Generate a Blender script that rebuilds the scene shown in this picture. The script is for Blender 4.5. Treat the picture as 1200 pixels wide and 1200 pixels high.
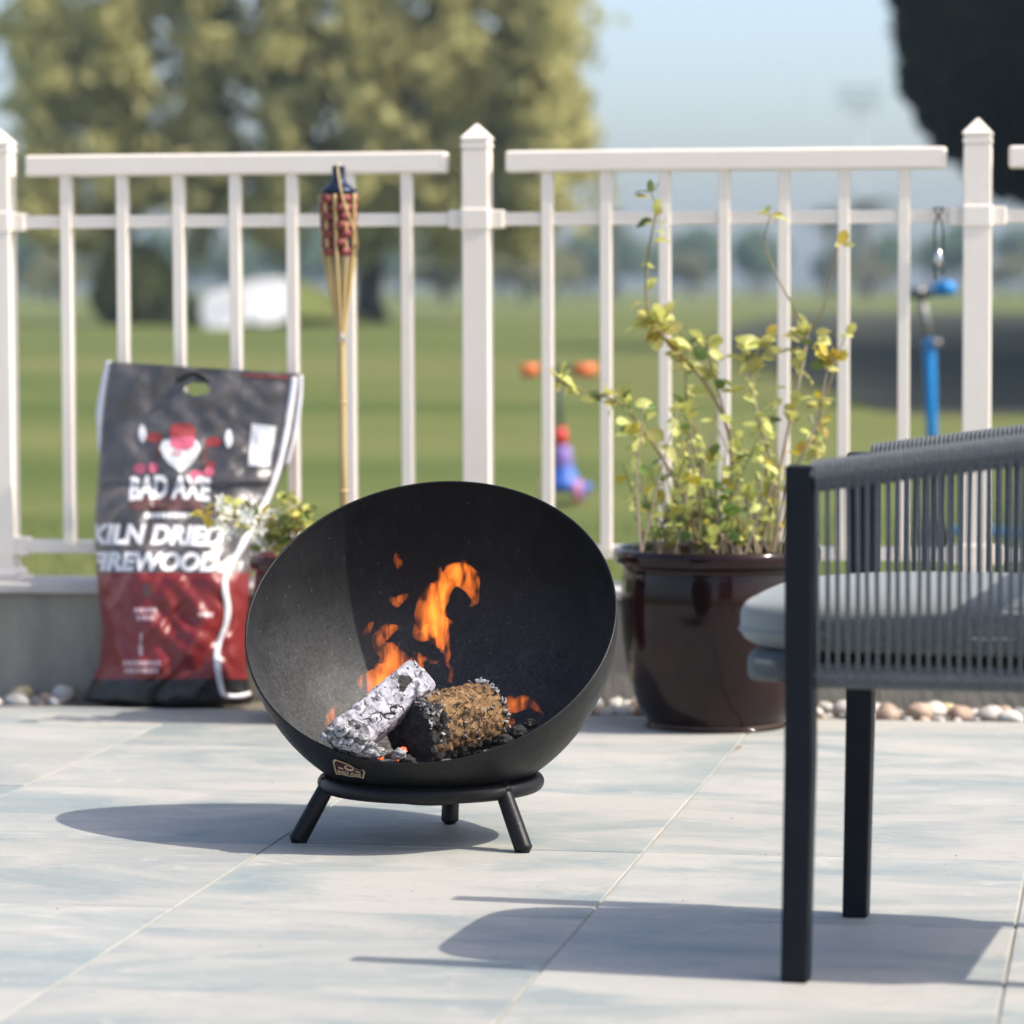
import bpy, bmesh, math, random
from mathutils import Vector, Matrix, Quaternion, noise
PI = math.pi
R = math.radians
random.seed(7)
for o in list(bpy.data.objects):
    bpy.data.objects.remove(o, do_unlink=True)
sc = bpy.context.scene
COL = sc.collection

# ------------------------------------------------------------------ camera
FPX, CAM_Z, HORIZON = 4250.0, 0.91, 335.0           # focal length in photo pixels (1200 wide)
PITCH, ROLL = math.atan((600 - HORIZON) / FPX), R(-0.2)
CAMROT = Matrix.Rotation(PI / 2 - PITCH, 3, 'X') @ Matrix.Rotation(ROLL, 3, 'Z')
EYE = Vector((0, 0, CAM_Z))
cd = bpy.data.cameras.new('camera')
cam = bpy.data.objects.new('camera', cd)
COL.objects.link(cam)
cam.matrix_world = Matrix.Translation(EYE) @ CAMROT.to_4x4()
cd.sensor_width = 36
cd.lens = FPX / 1200 * 36
cd.clip_start, cd.clip_end = 0.05, 6000
cd.dof.use_dof = True
cd.dof.focus_distance = 5.88
cd.dof.aperture_fstop = cd.lens / 1000 / 0.034
cd.dof.aperture_blades = 0
sc.camera = cam

# ------------------------------------------------------------------ sky and sun
SUN = Vector((0.56, -0.165, 0.655)).normalized()     # direction towards the sun
w = bpy.data.worlds.new('World'); sc.world = w; w.use_nodes = True
nt = w.node_tree
sky = nt.nodes.new('ShaderNodeTexSky')
sky.sky_type = 'NISHITA'; sky.sun_disc = False
sky.sun_elevation = math.asin(SUN.z)
sky.sun_rotation = math.atan2(SUN.x, SUN.y)
sky.air_density, sky.dust_density, sky.ozone_density = 0.75, 2.5, 0.8
nt.links.new(sky.outputs[0], nt.nodes['Background'].inputs[0])
nt.nodes['Background'].inputs[1].default_value = 0.133
ld = bpy.data.lights.new('sun', 'SUN'); ld.energy = 2.85; ld.angle = R(0.55); ld.color = (1.0, 0.93, 0.82)
lo = bpy.data.objects.new('sun', ld); COL.objects.link(lo)
lo.rotation_euler = SUN.to_track_quat('Z', 'Y').to_euler(); lo.location = (6, -2, 8)
sc.view_settings.view_transform = 'Standard'; sc.view_settings.look = 'None'
sc.view_settings.gamma = 1; sc.view_settings.exposure = 1.08; sc.view_settings.use_curve_mapping = False
sc.render.engine = 'CYCLES'
sc.cycles.use_denoising = True
sc.cycles.max_bounces = 5; sc.cycles.transparent_max_bounces = 24; sc.cycles.volume_bounces = 0
sc.cycles.sample_clamp_indirect = 3

# ------------------------------------------------------------------ helpers
def ray(px, py):
    return CAMROT @ Vector(((px - 600) / FPX, (600 - py) / FPX, -1))
def P(px, py, Y):                                    # the point of the place at depth Y
    d = ray(px, py); return EYE + d * (Y / d.y)
def G(px, py, z=0.0):                                # the point of the place at height z
    d = ray(px, py); return EYE + d * ((z - CAM_Z) / d.z)
def S(Y): return Y / FPX                             # metres per photo pixel at depth Y

def origin_of(o):
    v = Vector((0, 0, 0))
    while o is not None:
        v += o.location; o = o.parent
    return v
def tag(o, label, cat=None, group=None, kind=None):
    if label: o['label'] = label
    if cat: o['category'] = cat
    if group: o['group'] = group
    if kind: o['kind'] = kind
    return o
def thing(name, loc, label, cat, group=None):
    o = bpy.data.objects.new(name, None); COL.objects.link(o)
    o.empty_display_size = 0.05; o.location = loc
    return tag(o, label, cat, group)
class MB:
    def __init__(s): s.v, s.f, s.m = [], [], []
    def add(s, vs, fs, mi=0):
        n = len(s.v); s.v += [Vector(p) for p in vs]
        s.f += [tuple(i + n for i in f) for f in fs]; s.m += [mi] * len(fs); return s
    def box(s, c, size, ax=None, mi=0):
        ax = ax or (Vector((1, 0, 0)), Vector((0, 1, 0)), Vector((0, 0, 1)))
        c = Vector(c); h = [ax[i] * (size[i] / 2) for i in range(3)]
        vs = [c + h[0] * a + h[1] * b + h[2] * d for d in (-1, 1) for b in (-1, 1) for a in (-1, 1)]
        return s.add(vs, [(0, 2, 3, 1), (4, 5, 7, 6), (0, 1, 5, 4), (2, 6, 7, 3), (0, 4, 6, 2), (1, 3, 7, 5)], mi)
    def tube(s, pts, rad, n=8, cap=True, mi=0, flat=1.0, closed=False):
        pts = [Vector(p) for p in pts]; N = len(pts)
        if not hasattr(rad, '__len__'): rad = [rad] * N
        vs, fs = [], []
        up = None
        for i, p in enumerate(pts):
            if closed: t = pts[(i + 1) % N] - pts[i - 1]
            else: t = pts[min(i + 1, N - 1)] - pts[max(i - 1, 0)]
            t.normalize()
            if up is None:
                up = Vector((0, 0, 1)) if abs(t.z) < 0.9 else Vector((0, 1, 0))
            a = t.cross(up)
            if a.length < 1e-6: a = t.cross(Vector((1, 0, 0)))
            a.normalize(); b = a.cross(t).normalized(); up = b
            for k in range(n):
                q = 2 * PI * k / n
                vs.append(p + (a * math.cos(q) + b * math.sin(q) * flat) * rad[i])
        for i in range(N if closed else N - 1):
            for k in range(n):
                j = (i + 1) % N
                fs.append((i * n + k, i * n + (k + 1) % n, j * n + (k + 1) % n, j * n + k))
        if cap and not closed:
            fs.append(tuple(range(n - 1, -1, -1))); fs.append(tuple((N - 1) * n + k for k in range(n)))
        return s.add(vs, fs, mi)
    def lathe(s, prof, c=(0, 0, 0), n=48, mi=0, frame=None, jit=None):
        c = Vector(c); vs, fs = [], []
        fr = frame or (Vector((1, 0, 0)), Vector((0, 1, 0)), Vector((0, 0, 1)))
        for (r, z) in prof:
            for k in range(n):
                q = 2 * PI * k / n
                rr = r * (1 + jit(q, z)) if jit else r
                vs.append(c + fr[0] * (rr * math.cos(q)) + fr[1] * (rr * math.sin(q)) + fr[2] * z)
        for i in range(len(prof) - 1):
            for k in range(n):
                fs.append((i * n + k, i * n + (k + 1) % n, (i + 1) * n + (k + 1) % n, (i + 1) * n + k))
        return s.add(vs, fs, mi)
    def build(s, name, mats, parent=None, smooth=False, origin=None, bevel=0, seg=2, weld=False, label=None):
        o0 = origin_of(parent) if parent else Vector(origin or (0, 0, 0))
        me = bpy.data.meshes.new(name)
        me.from_pydata([p - o0 for p in s.v], [], s.f)
        if not isinstance(mats, (list, tuple)): mats = [mats]
        for m in mats: me.materials.append(m)
        if len(mats) > 1: me.polygons.foreach_set('material_index', s.m)
        if smooth: me.polygons.foreach_set('use_smooth', [True] * len(me.polygons))
        if weld:
            bm = bmesh.new(); bm.from_mesh(me); bmesh.ops.remove_doubles(bm, verts=bm.verts, dist=1e-5)
            bmesh.ops.recalc_face_normals(bm, faces=bm.faces); bm.to_mesh(me); bm.free()
        me.update()
        o = bpy.data.objects.new(name, me); COL.objects.link(o)
        if parent: o.parent = parent
        else: o.location = o0
        if bevel:
            bv = o.modifiers.new('bevel', 'BEVEL'); bv.width = bevel; bv.segments = seg; bv.limit_method = 'ANGLE'
            bv.harden_normals = False
        if label: o['label'] = label
        return o
def inst(name, mesh, parent=None, loc=(0, 0, 0), rot=None, scale=None):
    o = bpy.data.objects.new(name, mesh); COL.objects.link(o)
    if parent: o.parent = parent; o.location = Vector(loc) - origin_of(parent)
    else: o.location = loc
    if rot is not None:
        o.rotation_mode = 'QUATERNION'; o.rotation_quaternion = rot
    if scale is not None: o.scale = (scale,) * 3 if not hasattr(scale, '__len__') else scale
    return o
def copy_tree(o, parent=None):
    c = o.copy(); COL.objects.link(c)
    if parent: c.parent = parent
    for ch in o.children: copy_tree(ch, c)
    return c
def catmull(pts, k=6):
    pts = [tuple(p) for p in pts]; out = []
    for i in range(len(pts) - 1):
        p0, p1, p2, p3 = pts[max(i - 1, 0)], pts[i], pts[i + 1], pts[min(i + 2, len(pts) - 1)]
        for j in range(k):
            t = j / k
            out.append(tuple(0.5 * (2 * b + (c - a) * t + (2 * a - 5 * b + 4 * c - d) * t * t + (3 * b - a - 3 * c + d) * t ** 3)
                             for a, b, c, d in zip(p0, p1, p2, p3)))
    out.append(pts[-1]); return out
def interp(tab, x):
    for a, b in zip(tab, tab[1:]):
        if x <= b[0]:
            t = (x - a[0]) / (b[0] - a[0]); return tuple(p + (q - p) * t for p, q in zip(a[1:], b[1:]))
    return tab[-1][1:]

# ------------------------------------------------------------------ materials
def mat(name, col, rough=0.6, metal=0.0, col2=None, scale=6.0, detail=5, stretch=None, bump=0.0, bscale=None, lo=0.35, hi=0.65,
        spec=None, coat=0.0, rand=0.0, trans=0.0, sheen=0.0, rough2=None):
    m = bpy.data.materials.new(name); m.use_nodes = True
    nt = m.node_tree; L = nt.links.new; b = nt.nodes['Principled BSDF']
    b.inputs['Base Color'].default_value = (*col, 1); b.inputs['Roughness'].default_value = rough; b.inputs['Metallic'].default_value = metal
    if spec is not None: b.inputs['Specular IOR Level'].default_value = spec
    b.inputs['Coat Weight'].default_value = coat; b.inputs['Coat Roughness'].default_value = 0.08
    b.inputs['Sheen Weight'].default_value = sheen
    tc = nt.nodes.new('ShaderNodeTexCoord'); src = tc.outputs['Object']
    if stretch:
        mp = nt.nodes.new('ShaderNodeMapping'); mp.inputs['Scale'].default_value = stretch; L(src, mp.inputs[0]); src = mp.outputs[0]
    out = None
    if col2 is not None:
        n = nt.nodes.new('ShaderNodeTexNoise'); n.inputs['Scale'].default_value = scale; n.inputs['Detail'].default_value = detail
        n.inputs['Roughness'].default_value = 0.6; L(src, n.inputs['Vector'])
        cr = nt.nodes.new('ShaderNodeMapRange'); cr.inputs[1].default_value = lo; cr.inputs[2].default_value = hi
        L(n.outputs['Fac'], cr.inputs[0])
        mx = nt.nodes.new('ShaderNodeMix'); mx.data_type = 'RGBA'; L(cr.outputs[0], mx.inputs[0])
        mx.inputs[6].default_value = (*col, 1); mx.inputs[7].default_value = (*col2, 1); out = mx.outputs[2]
        if rough2 is not None:
            rr = nt.nodes.new('ShaderNodeMapRange'); rr.inputs[3].default_value = rough; rr.inputs[4].default_value = rough2
            L(cr.outputs[0], rr.inputs[0]); L(rr.outputs[0], b.inputs['Roughness'])
    if rand:
        oi = nt.nodes.new('ShaderNodeObjectInfo'); hs = nt.nodes.new('ShaderNodeHueSaturation')
        mr = nt.nodes.new('ShaderNodeMapRange'); mr.inputs[3].default_value = 1 - rand; mr.inputs[4].default_value = 1 + rand
        L(oi.outputs['Random'], mr.inputs[0]); L(mr.outputs[0], hs.inputs['Value'])
        m2 = nt.nodes.new('ShaderNodeMapRange'); m2.inputs[3].default_value = 0.5 - rand * 0.06; m2.inputs[4].default_value = 0.5 + rand * 0.06
        L(oi.outputs['Random'], m2.inputs[0]); L(m2.outputs[0], hs.inputs['Hue'])
        if out is not None: L(out, hs.inputs['Color'])
        else: hs.inputs['Color'].default_value = (*col, 1)
        out = hs.outputs[0]
    if out is not None: L(out, b.inputs['Base Color'])
    if bump:
        n2 = nt.nodes.new('ShaderNodeTexNoise'); n2.inputs['Scale'].default_value = bscale or scale * 4; n2.inputs['Detail'].default_value = 4
        L(src, n2.inputs['Vector'])
        bp = nt.nodes.new('ShaderNodeBump'); bp.inputs['Strength'].default_value = bump; bp.inputs['Distance'].default_value = 0.01
        L(n2.outputs['Fac'], bp.inputs['Height']); L(bp.outputs[0], b.inputs['Normal'])
    if trans:
        ts = nt.nodes.new('ShaderNodeBsdfTranslucent'); ms = nt.nodes.new('ShaderNodeMixShader'); ms.inputs[0].default_value = trans
        if out is not None: L(out, ts.inputs[0])
        else: ts.inputs[0].default_value = (*col, 1)
        L(b.outputs[0], ms.inputs[1]); L(ts.outputs[0], ms.inputs[2]); L(ms.outputs[0], nt.nodes['Material Output'].inputs['Surface'])
    return m
M = {}
def stone_tile():
    m = bpy.data.materials.new('stone_tile'); m.use_nodes = True
    nt = m.node_tree; L = nt.links.new; N = nt.nodes.new; b = nt.nodes['Principled BSDF']
    tc = N('ShaderNodeTexCoord'); oi = N('ShaderNodeObjectInfo')
    off = N('ShaderNodeVectorMath'); off.operation = 'MULTIPLY_ADD'
    off.inputs[1].default_value = (37, 53, 19)
    L(oi.outputs['Random'], off.inputs[0]); L(tc.outputs['Object'], off.inputs[2])
    mp = N('ShaderNodeMapping'); mp.inputs['Scale'].default_value = (1.7, 3.4, 1); mp.inputs['Rotation'].default_value = (0, 0, 0.18); L(off.outputs[0], mp.inputs[0])
    def nz(scale, det, dist, vec):
        n = N('ShaderNodeTexNoise'); n.inputs['Scale'].default_value = scale; n.inputs['Detail'].default_value = det
        n.inputs['Roughness'].default_value = 0.62; n.inputs['Distortion'].default_value = dist; L(vec, n.inputs['Vector']); return n.outputs['Fac']
    def ramp(f, a, c):
        r = N('ShaderNodeMapRange'); r.interpolation_type = 'SMOOTHSTEP'; r.inputs[1].default_value = a; r.inputs[2].default_value = c; L(f, r.inputs[0]); return r.outputs[0]
    def mix(f, a, c):
        x = N('ShaderNodeMix'); x.data_type = 'RGBA'; L(f, x.inputs[0])
        for i, q in ((6, a), (7, c)):
            if isinstance(q, tuple): x.inputs[i].default_value = (*q, 1)
            else: L(q, x.inputs[i])
        return x.outputs[2]
    c = mix(ramp(nz(1.1, 5, 0.8, mp.outputs[0]), 0.38, 0.70), (0.395, 0.378, 0.340), (0.215, 0.258, 0.258))
    c = mix(ramp(nz(4.5, 6, 1.2, mp.outputs[0]), 0.52, 0.75), c, (0.435, 0.415, 0.375))
    c = mix(ramp(nz(14, 8, 0.6, mp.outputs[0]), 0.58, 0.80), c, (0.25, 0.265, 0.255))
    fine = N('ShaderNodeTexVoronoi'); fine.feature = 'DISTANCE_TO_EDGE'; fine.inputs['Scale'].default_value = 3.2
    wv = N('ShaderNodeVectorMath'); wv.operation = 'MULTIPLY_ADD'; wv.inputs[1].default_value = (0.9, 0.9, 0.9)
    wn = N('ShaderNodeTexNoise'); wn.inputs['Scale'].default_value = 2.5; wn.inputs['Detail'].default_value = 6; L(mp.outputs[0], wn.inputs['Vector']); L(wn.outputs['Color'], wv.inputs[0]); L(mp.outputs[0], wv.inputs[2]); L(wv.outputs[0], fine.inputs['Vector'])
    vm = N('ShaderNodeMath'); vm.operation = 'MULTIPLY'; L(ramp(fine.outputs['Distance'], 0.022, 0.004), vm.inputs[0]); L(ramp(nz(2.2, 3, 0, mp.outputs[0]), 0.48, 0.66), vm.inputs[1])
    c = mix(vm.outputs[0], c, (0.27, 0.27, 0.255))
    gr = nz(42, 7, 0.4, mp.outputs[0]); c = mix(ramp(gr, 0.50, 0.72), c, (0.33, 0.325, 0.30))
    sp = ramp(nz(60, 3, 0, off.outputs[0]), 0.66, 0.74)
    c = mix(sp, c, (0.40, 0.37, 0.33))
    hs = N('ShaderNodeHueSaturation'); L(c, hs.inputs['Color'])
    mr = N('ShaderNodeMapRange'); mr.inputs[3].default_value = 0.93; mr.inputs[4].default_value = 1.05; L(oi.outputs['Random'], mr.inputs[0]); L(mr.outputs[0], hs.inputs['Value'])
    L(hs.outputs[0], b.inputs['Base Color'])
    b.inputs['Roughness'].default_value = 0.62
    bp = N('ShaderNodeBump'); bp.inputs['Strength'].default_value = 0.25; bp.inputs['Distance'].default_value = 0.004
    L(nz(9, 6, 0.5, mp.outputs[0]), bp.inputs['Height']); L(bp.outputs[0], b.inputs['Normal'])
    return m
M['tile'] = stone_tile()
M['grout'] = mat('grout', (0.36, 0.33, 0.285), 0.9, col2=(0.28, 0.26, 0.225), scale=5)
M['paint'] = mat('cream_paint', (0.87, 0.78, 0.68), 0.45, col2=(0.84, 0.745, 0.64), scale=3, bump=0.05, bscale=60)
M['concrete'] = mat('weathered_concrete', (0.19, 0.185, 0.155), 0.9, col2=(0.33, 0.30, 0.25), scale=4, detail=8, stretch=(1.4, 1.4, 0.6), bump=0.4, bscale=40)
M['coping'] = mat('coping', (0.50, 0.48, 0.45), 0.8, col2=(0.40, 0.38, 0.36), scale=8, bump=0.2)
M['gravel'] = mat('gravel_bed', (0.24, 0.21, 0.17), 0.95, col2=(0.10, 0.09, 0.075), scale=60, bump=1.0, bscale=90)
HAZE = 0.0006
# ------------------------------------------------------------------ ground, patio
def lawn_mat():
    m = bpy.data.materials.new('lawn'); m.use_nodes = True
    nt = m.node_tree; L = nt.links.new; N = nt.nodes.new; b = nt.nodes['Principled BSDF']
    tc = N('ShaderNodeTexCoord')
    def nz(scale, det, st=(1, 1, 1)):
        mp = N('ShaderNodeMapping'); mp.inputs['Scale'].default_value = st; L(tc.outputs['Object'], mp.inputs[0])
        n = N('ShaderNodeTexNoise'); n.inputs['Scale'].default_value = scale; n.inputs['Detail'].default_value = det; L(mp.outputs[0], n.inputs['Vector']); return n.outputs['Fac']
    def mix(f, a, c, lo, hi):
        r = N('ShaderNodeMapRange'); r.inputs[1].default_value = lo; r.inputs[2].default_value = hi; L(f, r.inputs[0])
        x = N('ShaderNodeMix'); x.data_type = 'RGBA'; L(r.outputs[0], x.inputs[0])
        for i, q in ((6, a), (7, c)):
            if isinstance(q, tuple): x.inputs[i].default_value = (*q, 1)
            else: L(q, x.inputs[i])
        return x.outputs[2]
    c = mix(nz(0.30, 4, (0.35, 1, 1)), (0.075, 0.106, 0.027), (0.150, 0.160, 0.053), 0.33, 0.67)
    c = mix(nz(0.05, 3, (0.5, 0.8, 1)), c, (0.220, 0.205, 0.085), 0.50, 0.72)
    c = mix(nz(9, 5), c, (0.09, 0.13, 0.035), 0.52, 0.85)
    L(c, b.inputs['Base Color']); b.inputs['Roughness'].default_value = 0.95; b.inputs['Specular IOR Level'].default_value = 0.1
    bp = N('ShaderNodeBump'); bp.inputs['Strength'].default_value = 0.6; bp.inputs['Distance'].default_value = 0.03
    L(nz(40, 4), bp.inputs['Height']); L(bp.outputs[0], b.inputs['Normal'])
    return m
M['lawn'] = lawn_mat()
LAWN = -0.03
# lawn sheet, finer near the place and reaching the horizon
ys = [-700, -200, -50, -10, 0, 8, 9, 10, 12, 14, 17, 20, 25, 30, 40, 50, 65, 80, 100, 130, 160, 200, 250, 320, 400, 600, 900]
xs = [-900, -400, -200, -120, -80, -50, -30, -20, -12, -6, -3, 0, 3, 6, 12, 20, 30, 50, 80, 120, 200, 400, 900]
g = MB()
vs = []
for y in ys:
    for x in xs:
        k = min(1, max(0, (y - 14) / 60)); vs.append((x, y, LAWN ))
nx = len(xs)
g.add(vs, [(j * nx + i, j * nx + i + 1, (j + 1) * nx + i + 1, (j + 1) * nx + i) for j in range(len(ys) - 1) for i in range(nx - 1)])
lawn = g.build('lawn', M['lawn'], smooth=True); tag(lawn, 'wide sunlit lawn of short dry green grass beyond the fence', kind='structure')

M['tree_shade'] = mat('painted_tree_shade', (0.026, 0.026, 0.012), 0.95, col2=(0.036, 0.040, 0.016), scale=3, bump=0.8)  # dark ground colour that paints the trees' shade onto the lawn
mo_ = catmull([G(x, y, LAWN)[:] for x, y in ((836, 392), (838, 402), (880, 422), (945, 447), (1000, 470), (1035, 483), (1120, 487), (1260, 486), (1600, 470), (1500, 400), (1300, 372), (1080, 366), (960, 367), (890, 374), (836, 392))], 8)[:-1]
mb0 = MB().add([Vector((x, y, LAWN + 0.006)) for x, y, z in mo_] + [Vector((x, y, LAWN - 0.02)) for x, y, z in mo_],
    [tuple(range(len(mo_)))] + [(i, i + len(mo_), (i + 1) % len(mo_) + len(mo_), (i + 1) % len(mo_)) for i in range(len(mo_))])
tag(mb0.build('tree_shade_patch', M['tree_shade'], weld=True), 'dark patch on the lawn painting the shade of the dense tree row', kind='structure')
TO = G(205, 1063); TO = Vector((TO.x, TO.y, 0))
A = math.atan2(0.17, 0.985)
TU, TV = Vector((math.cos(A), -math.sin(A), 0)), Vector((math.sin(A), math.cos(A), 0))
Z1 = Vector((0, 0, 1))
PT = 0.612
def T(u, v, z=0.0): return TO + TU * u + TV * v + Z1 * z
AX = (TU, TV, Z1)
EDGE, PLF, FEN = 4 * PT + 0.005, 2.70, 2.80          # patio edge, plinth face, fence line
pat = MB().box(T(0, (EDGE - 6.2) / 2, -0.0145), (9.2, EDGE + 6.2, 0.024), AX).build('patio', M['grout'], origin=T(0, 0, 0))
tag(pat, 'pale stone tiled terrace with cream joints', kind='structure')
tm = MB().box((0, 0, -0.008), (PT - 0.0045, PT - 0.0045, 0.016)).build('tile_seed', M['tile'], bevel=0.0012)
tmesh = tm.data
ZROT = Quaternion((0, 0, 1), -A)
for i in range(-7, 7):
    for j in range(-10, 4):
        o = inst('tile', tmesh, pat, T((i + 0.5) * PT, (j + 0.5) * PT, random.uniform(-0.0007, 0.0007)),
                 ZROT @ Quaternion((0, 0, 1), random.choice((0, 0, PI))))
        bv = o.modifiers.new('bevel', 'BEVEL'); bv.width = 0.0012; bv.segments = 1
bpy.data.objects.remove(tm, do_unlink=True)
# strip of gravel and pebbles along the plinth
bed = MB(); n = 160
vs = []
for i in range(n + 1):
    for j in range(9):
        u = -4.4 + 8.8 * i / n; v = EDGE + 0.002 + (PLF - EDGE + 0.02) * j / 8
        vs.append(T(u, v, -0.012 + 0.010 * noise.noise(Vector((u * 14, v * 14, 0)))))
bed.add(vs, [(i * 9 + j, (i + 1) * 9 + j, (i + 1) * 9 + j + 1, i * 9 + j + 1) for i in range(n) for j in range(8)])
tag(bed.build('gravel_strip', M['gravel'], smooth=True), 'narrow strip of brown gravel between the terrace and the plinth', kind='structure')
pcols = [((0.52, 0.48, 0.43), (0.42, 0.39, 0.36)), ((0.42, 0.30, 0.22), (0.34, 0.25, 0.19)), ((0.30, 0.29, 0.29), (0.22, 0.22, 0.22)), ((0.50, 0.37, 0.16), (0.45, 0.40, 0.30))]
pnames = ['whitish', 'tan', 'grey', 'ochre']
pm = [mat('pebble_' + nme, c[0], 0.6, col2=c[1], scale=30, rand=0.15) for nme, c in zip(pnames, pcols)]
pmesh = []
for k in range(4):
    for q in range(2):
        bm = bmesh.new(); bmesh.ops.create_icosphere(bm, subdivisions=3, radius=1)
        sd = Vector((k * 7.3, q * 3.1, 5))
        for v in bm.verts:
            v.co *= 1 + 0.22 * noise.noise(v.co * 0.9 + sd) + 0.06 * noise.noise(v.co * 2.5 + sd)
            v.co.z *= 0.68; v.co.y *= 0.82
        me = bpy.data.meshes.new('pebble'); bm.to_mesh(me); bm.free()
        me.polygons.foreach_set('use_smooth', [True] * len(me.polygons)); me.materials.append(pm[k]); pmesh.append(me)
rp = random.Random(21)
placed = []
for t in range(2600):
    u = rp.uniform(-1.1, 2.0); v = rp.uniform(EDGE + 0.025, PLF - 0.03); r = rp.choice((0.012, 0.015, 0.018, 0.022, 0.028, 0.03))
    q = T(u, v)
    if any((q - a).length < (r + b) * 0.92 for a, b in placed): continue
    if (q.xy - P(840, 760, 7.47).xy).length < 0.19: continue
    if abs(q.x + 0.745) < 0.23 + r and q.y < 8.07: continue
    if len(placed) > 200: break
    placed.append((q, r)); k = rp.choices(range(4), (6, 2.5, 2.5, 0.8))[0]
    o = inst('pebble', rp.choice(pmesh[2 * k:2 * k + 2]), None, q + Z1 * (-0.012 + r * 0.52), Quaternion((0, 0, 1), rp.uniform(0, 6.28)), r)
    tag(o, ['smooth whitish pebble in the strip along the fence plinth', 'smooth tan brown pebble in the strip along the fence plinth',
            'smooth grey pebble in the strip along the fence plinth', 'smooth ochre yellow pebble in the strip along the fence plinth'][k],
        'pebble', pnames[k] + ' pebbles along the plinth')

# ------------------------------------------------------------------ plinth wall and fence
def fpt(px, py, v=FEN):                              # pixel on the fence's plane -> (u, z)
    d = ray(px, py); n_ = TV; t = ((T(0, v) - EYE).dot(n_)) / d.dot(n_); q = EYE + d * t
    return (q - TO).dot(TU), q.z
ztop_pl = P(50, 686, T(-0.7, PLF).y).z
pw = thing('plinth_wall', T(0, PLF + 0.1, LAWN), 'low dark weathered concrete plinth wall under the cream fence', 'wall')
MB().box(T(0, PLF + 0.1, (ztop_pl - 0.022 - 0.2) / 2), (9.0, 0.20, ztop_pl - 0.022 + 0.2), AX).build('wall_block', M['concrete'], pw, bevel=0.006)
MB().box(T(0, PLF + 0.1, ztop_pl - 0.011), (9.02, 0.235, 0.022), AX).build('coping', M['coping'], pw, bevel=0.004)
fence = thing('metal_fence', T(0, FEN, ztop_pl), 'cream painted metal fence with square posts and thin balusters on the plinth', 'fence')
uM, zM = fpt(560, 145)
zTopRail, zMid = fpt(560, 190)[1], fpt(560, 257)[1]
zBot = fpt(60, 640)[1]
pu = [fpt(x, 400)[0] for x in (2, 560, 1145)]
sp = (pu[2] - pu[0]) / 2
pu = [pu[0] - sp, pu[0], pu[1], pu[2], pu[2] + sp]
PWD = 0.060
def fbox(u, v, z, s): return MB().box(T(u, v, z), s, AX)
for u in pu:
    zt = zM - 0.032
    post = fbox(u, FEN, (ztop_pl + zt - 0.028) / 2, (PWD, PWD, zt - 0.028 - ztop_pl)).build('post', M['paint'], fence, bevel=0.003)
    cap = MB()
    c = T(u, FEN)
    def sq(h, z): return [c + TU * a * h + TV * b * h + Z1 * z for a, b in ((-1, -1), (1, -1), (1, 1), (-1, 1))]
    prof = [(0.028, zt - 0.0295), (0.028, zt - 0.024), (0.031, zt - 0.022), (0.031, zt - 0.012), (0.0285, zt - 0.010), (0.0285, zt - 0.006), (0.032, zt - 0.004), (0.032, zt + 0.001), (0.030, zt + 0.003), (0.002, zM)]
    vs = []
    for h, z in prof: vs += sq(h, z)
    m = len(prof)
    cap.add(vs, [(4 * i + k, 4 * i + (k + 1) % 4, 4 * i + 4 + (k + 1) % 4, 4 * i + 4 + k) for i in range(m - 1) for k in range(4)] + [(4 * m - 4, 4 * m - 3, 4 * m - 2, 4 * m - 1), (3, 2, 1, 0)])
    cap.build('post_cap', M['paint'], post, bevel=0.001)
    fbox(u, FEN, ztop_pl + 0.004, (0.105, 0.105, 0.008)).build('base_plate', M['paint'], post, bevel=0.002)
    cb = MB()
    pr = [(PWD / 2 + 0.004, ztop_pl + 0.008), (PWD / 2 + 0.012, ztop_pl + 0.010), (PWD / 2 + 0.012, ztop_pl + 0.018), (PWD / 2 + 0.001, ztop_pl + 0.030)]
    vs = []
    for h, z in pr: vs += sq(h, z)
    cb.add(vs, [(4 * i + k, 4 * i + (k + 1) % 4, 4 * i + 4 + (k + 1) % 4, 4 * i + 4 + k) for i in range(3) for k in range(4)])
    cb.build('base_collar', M['paint'], post)
    for zz in (zMid, zBot):
        fbox(u, FEN, zz, (PWD + 0.006, PWD + 0.006, 0.052)).build('collar', M['paint'], post, bevel=0.006)
for a, b in zip(pu, pu[1:]):
    mid = (a + b) / 2; ln = b - a
    gap = 0.032 + 0.035
    fbox(mid, FEN, zTopRail, (ln - 2 * gap, 0.052, 0.048)).build('top_rail', M['paint'], fence, bevel=0.006)
    fbox(mid, FEN, zMid, (ln - PWD - 0.05, 0.028, 0.029)).build('middle_rail', M['paint'], fence, bevel=0.002)
    fbox(mid, FEN, zBot, (ln - PWD - 0.05, 0.028, 0.029)).build('bottom_rail', M['paint'], fence, bevel=0.002)
    for zz in (zMid, zBot):
        for s in (a + PWD / 2 + 0.016, b - PWD / 2 - 0.016):
            fbox(s, FEN, zz, (0.032, 0.040, 0.041)).build('rail_bracket', M['paint'], fence, bevel=0.003)
    pitch = ln * 67 / 564
    for k in range(7):
        u = mid + (k - 3) * pitch
        fbox(u, FEN - 0.002, (zTopRail - 0.023 + zBot) / 2, (0.0245, 0.0335, zTopRail - 0.023 - zBot)).build('baluster', M['paint'], fence, bevel=0.002)

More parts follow.
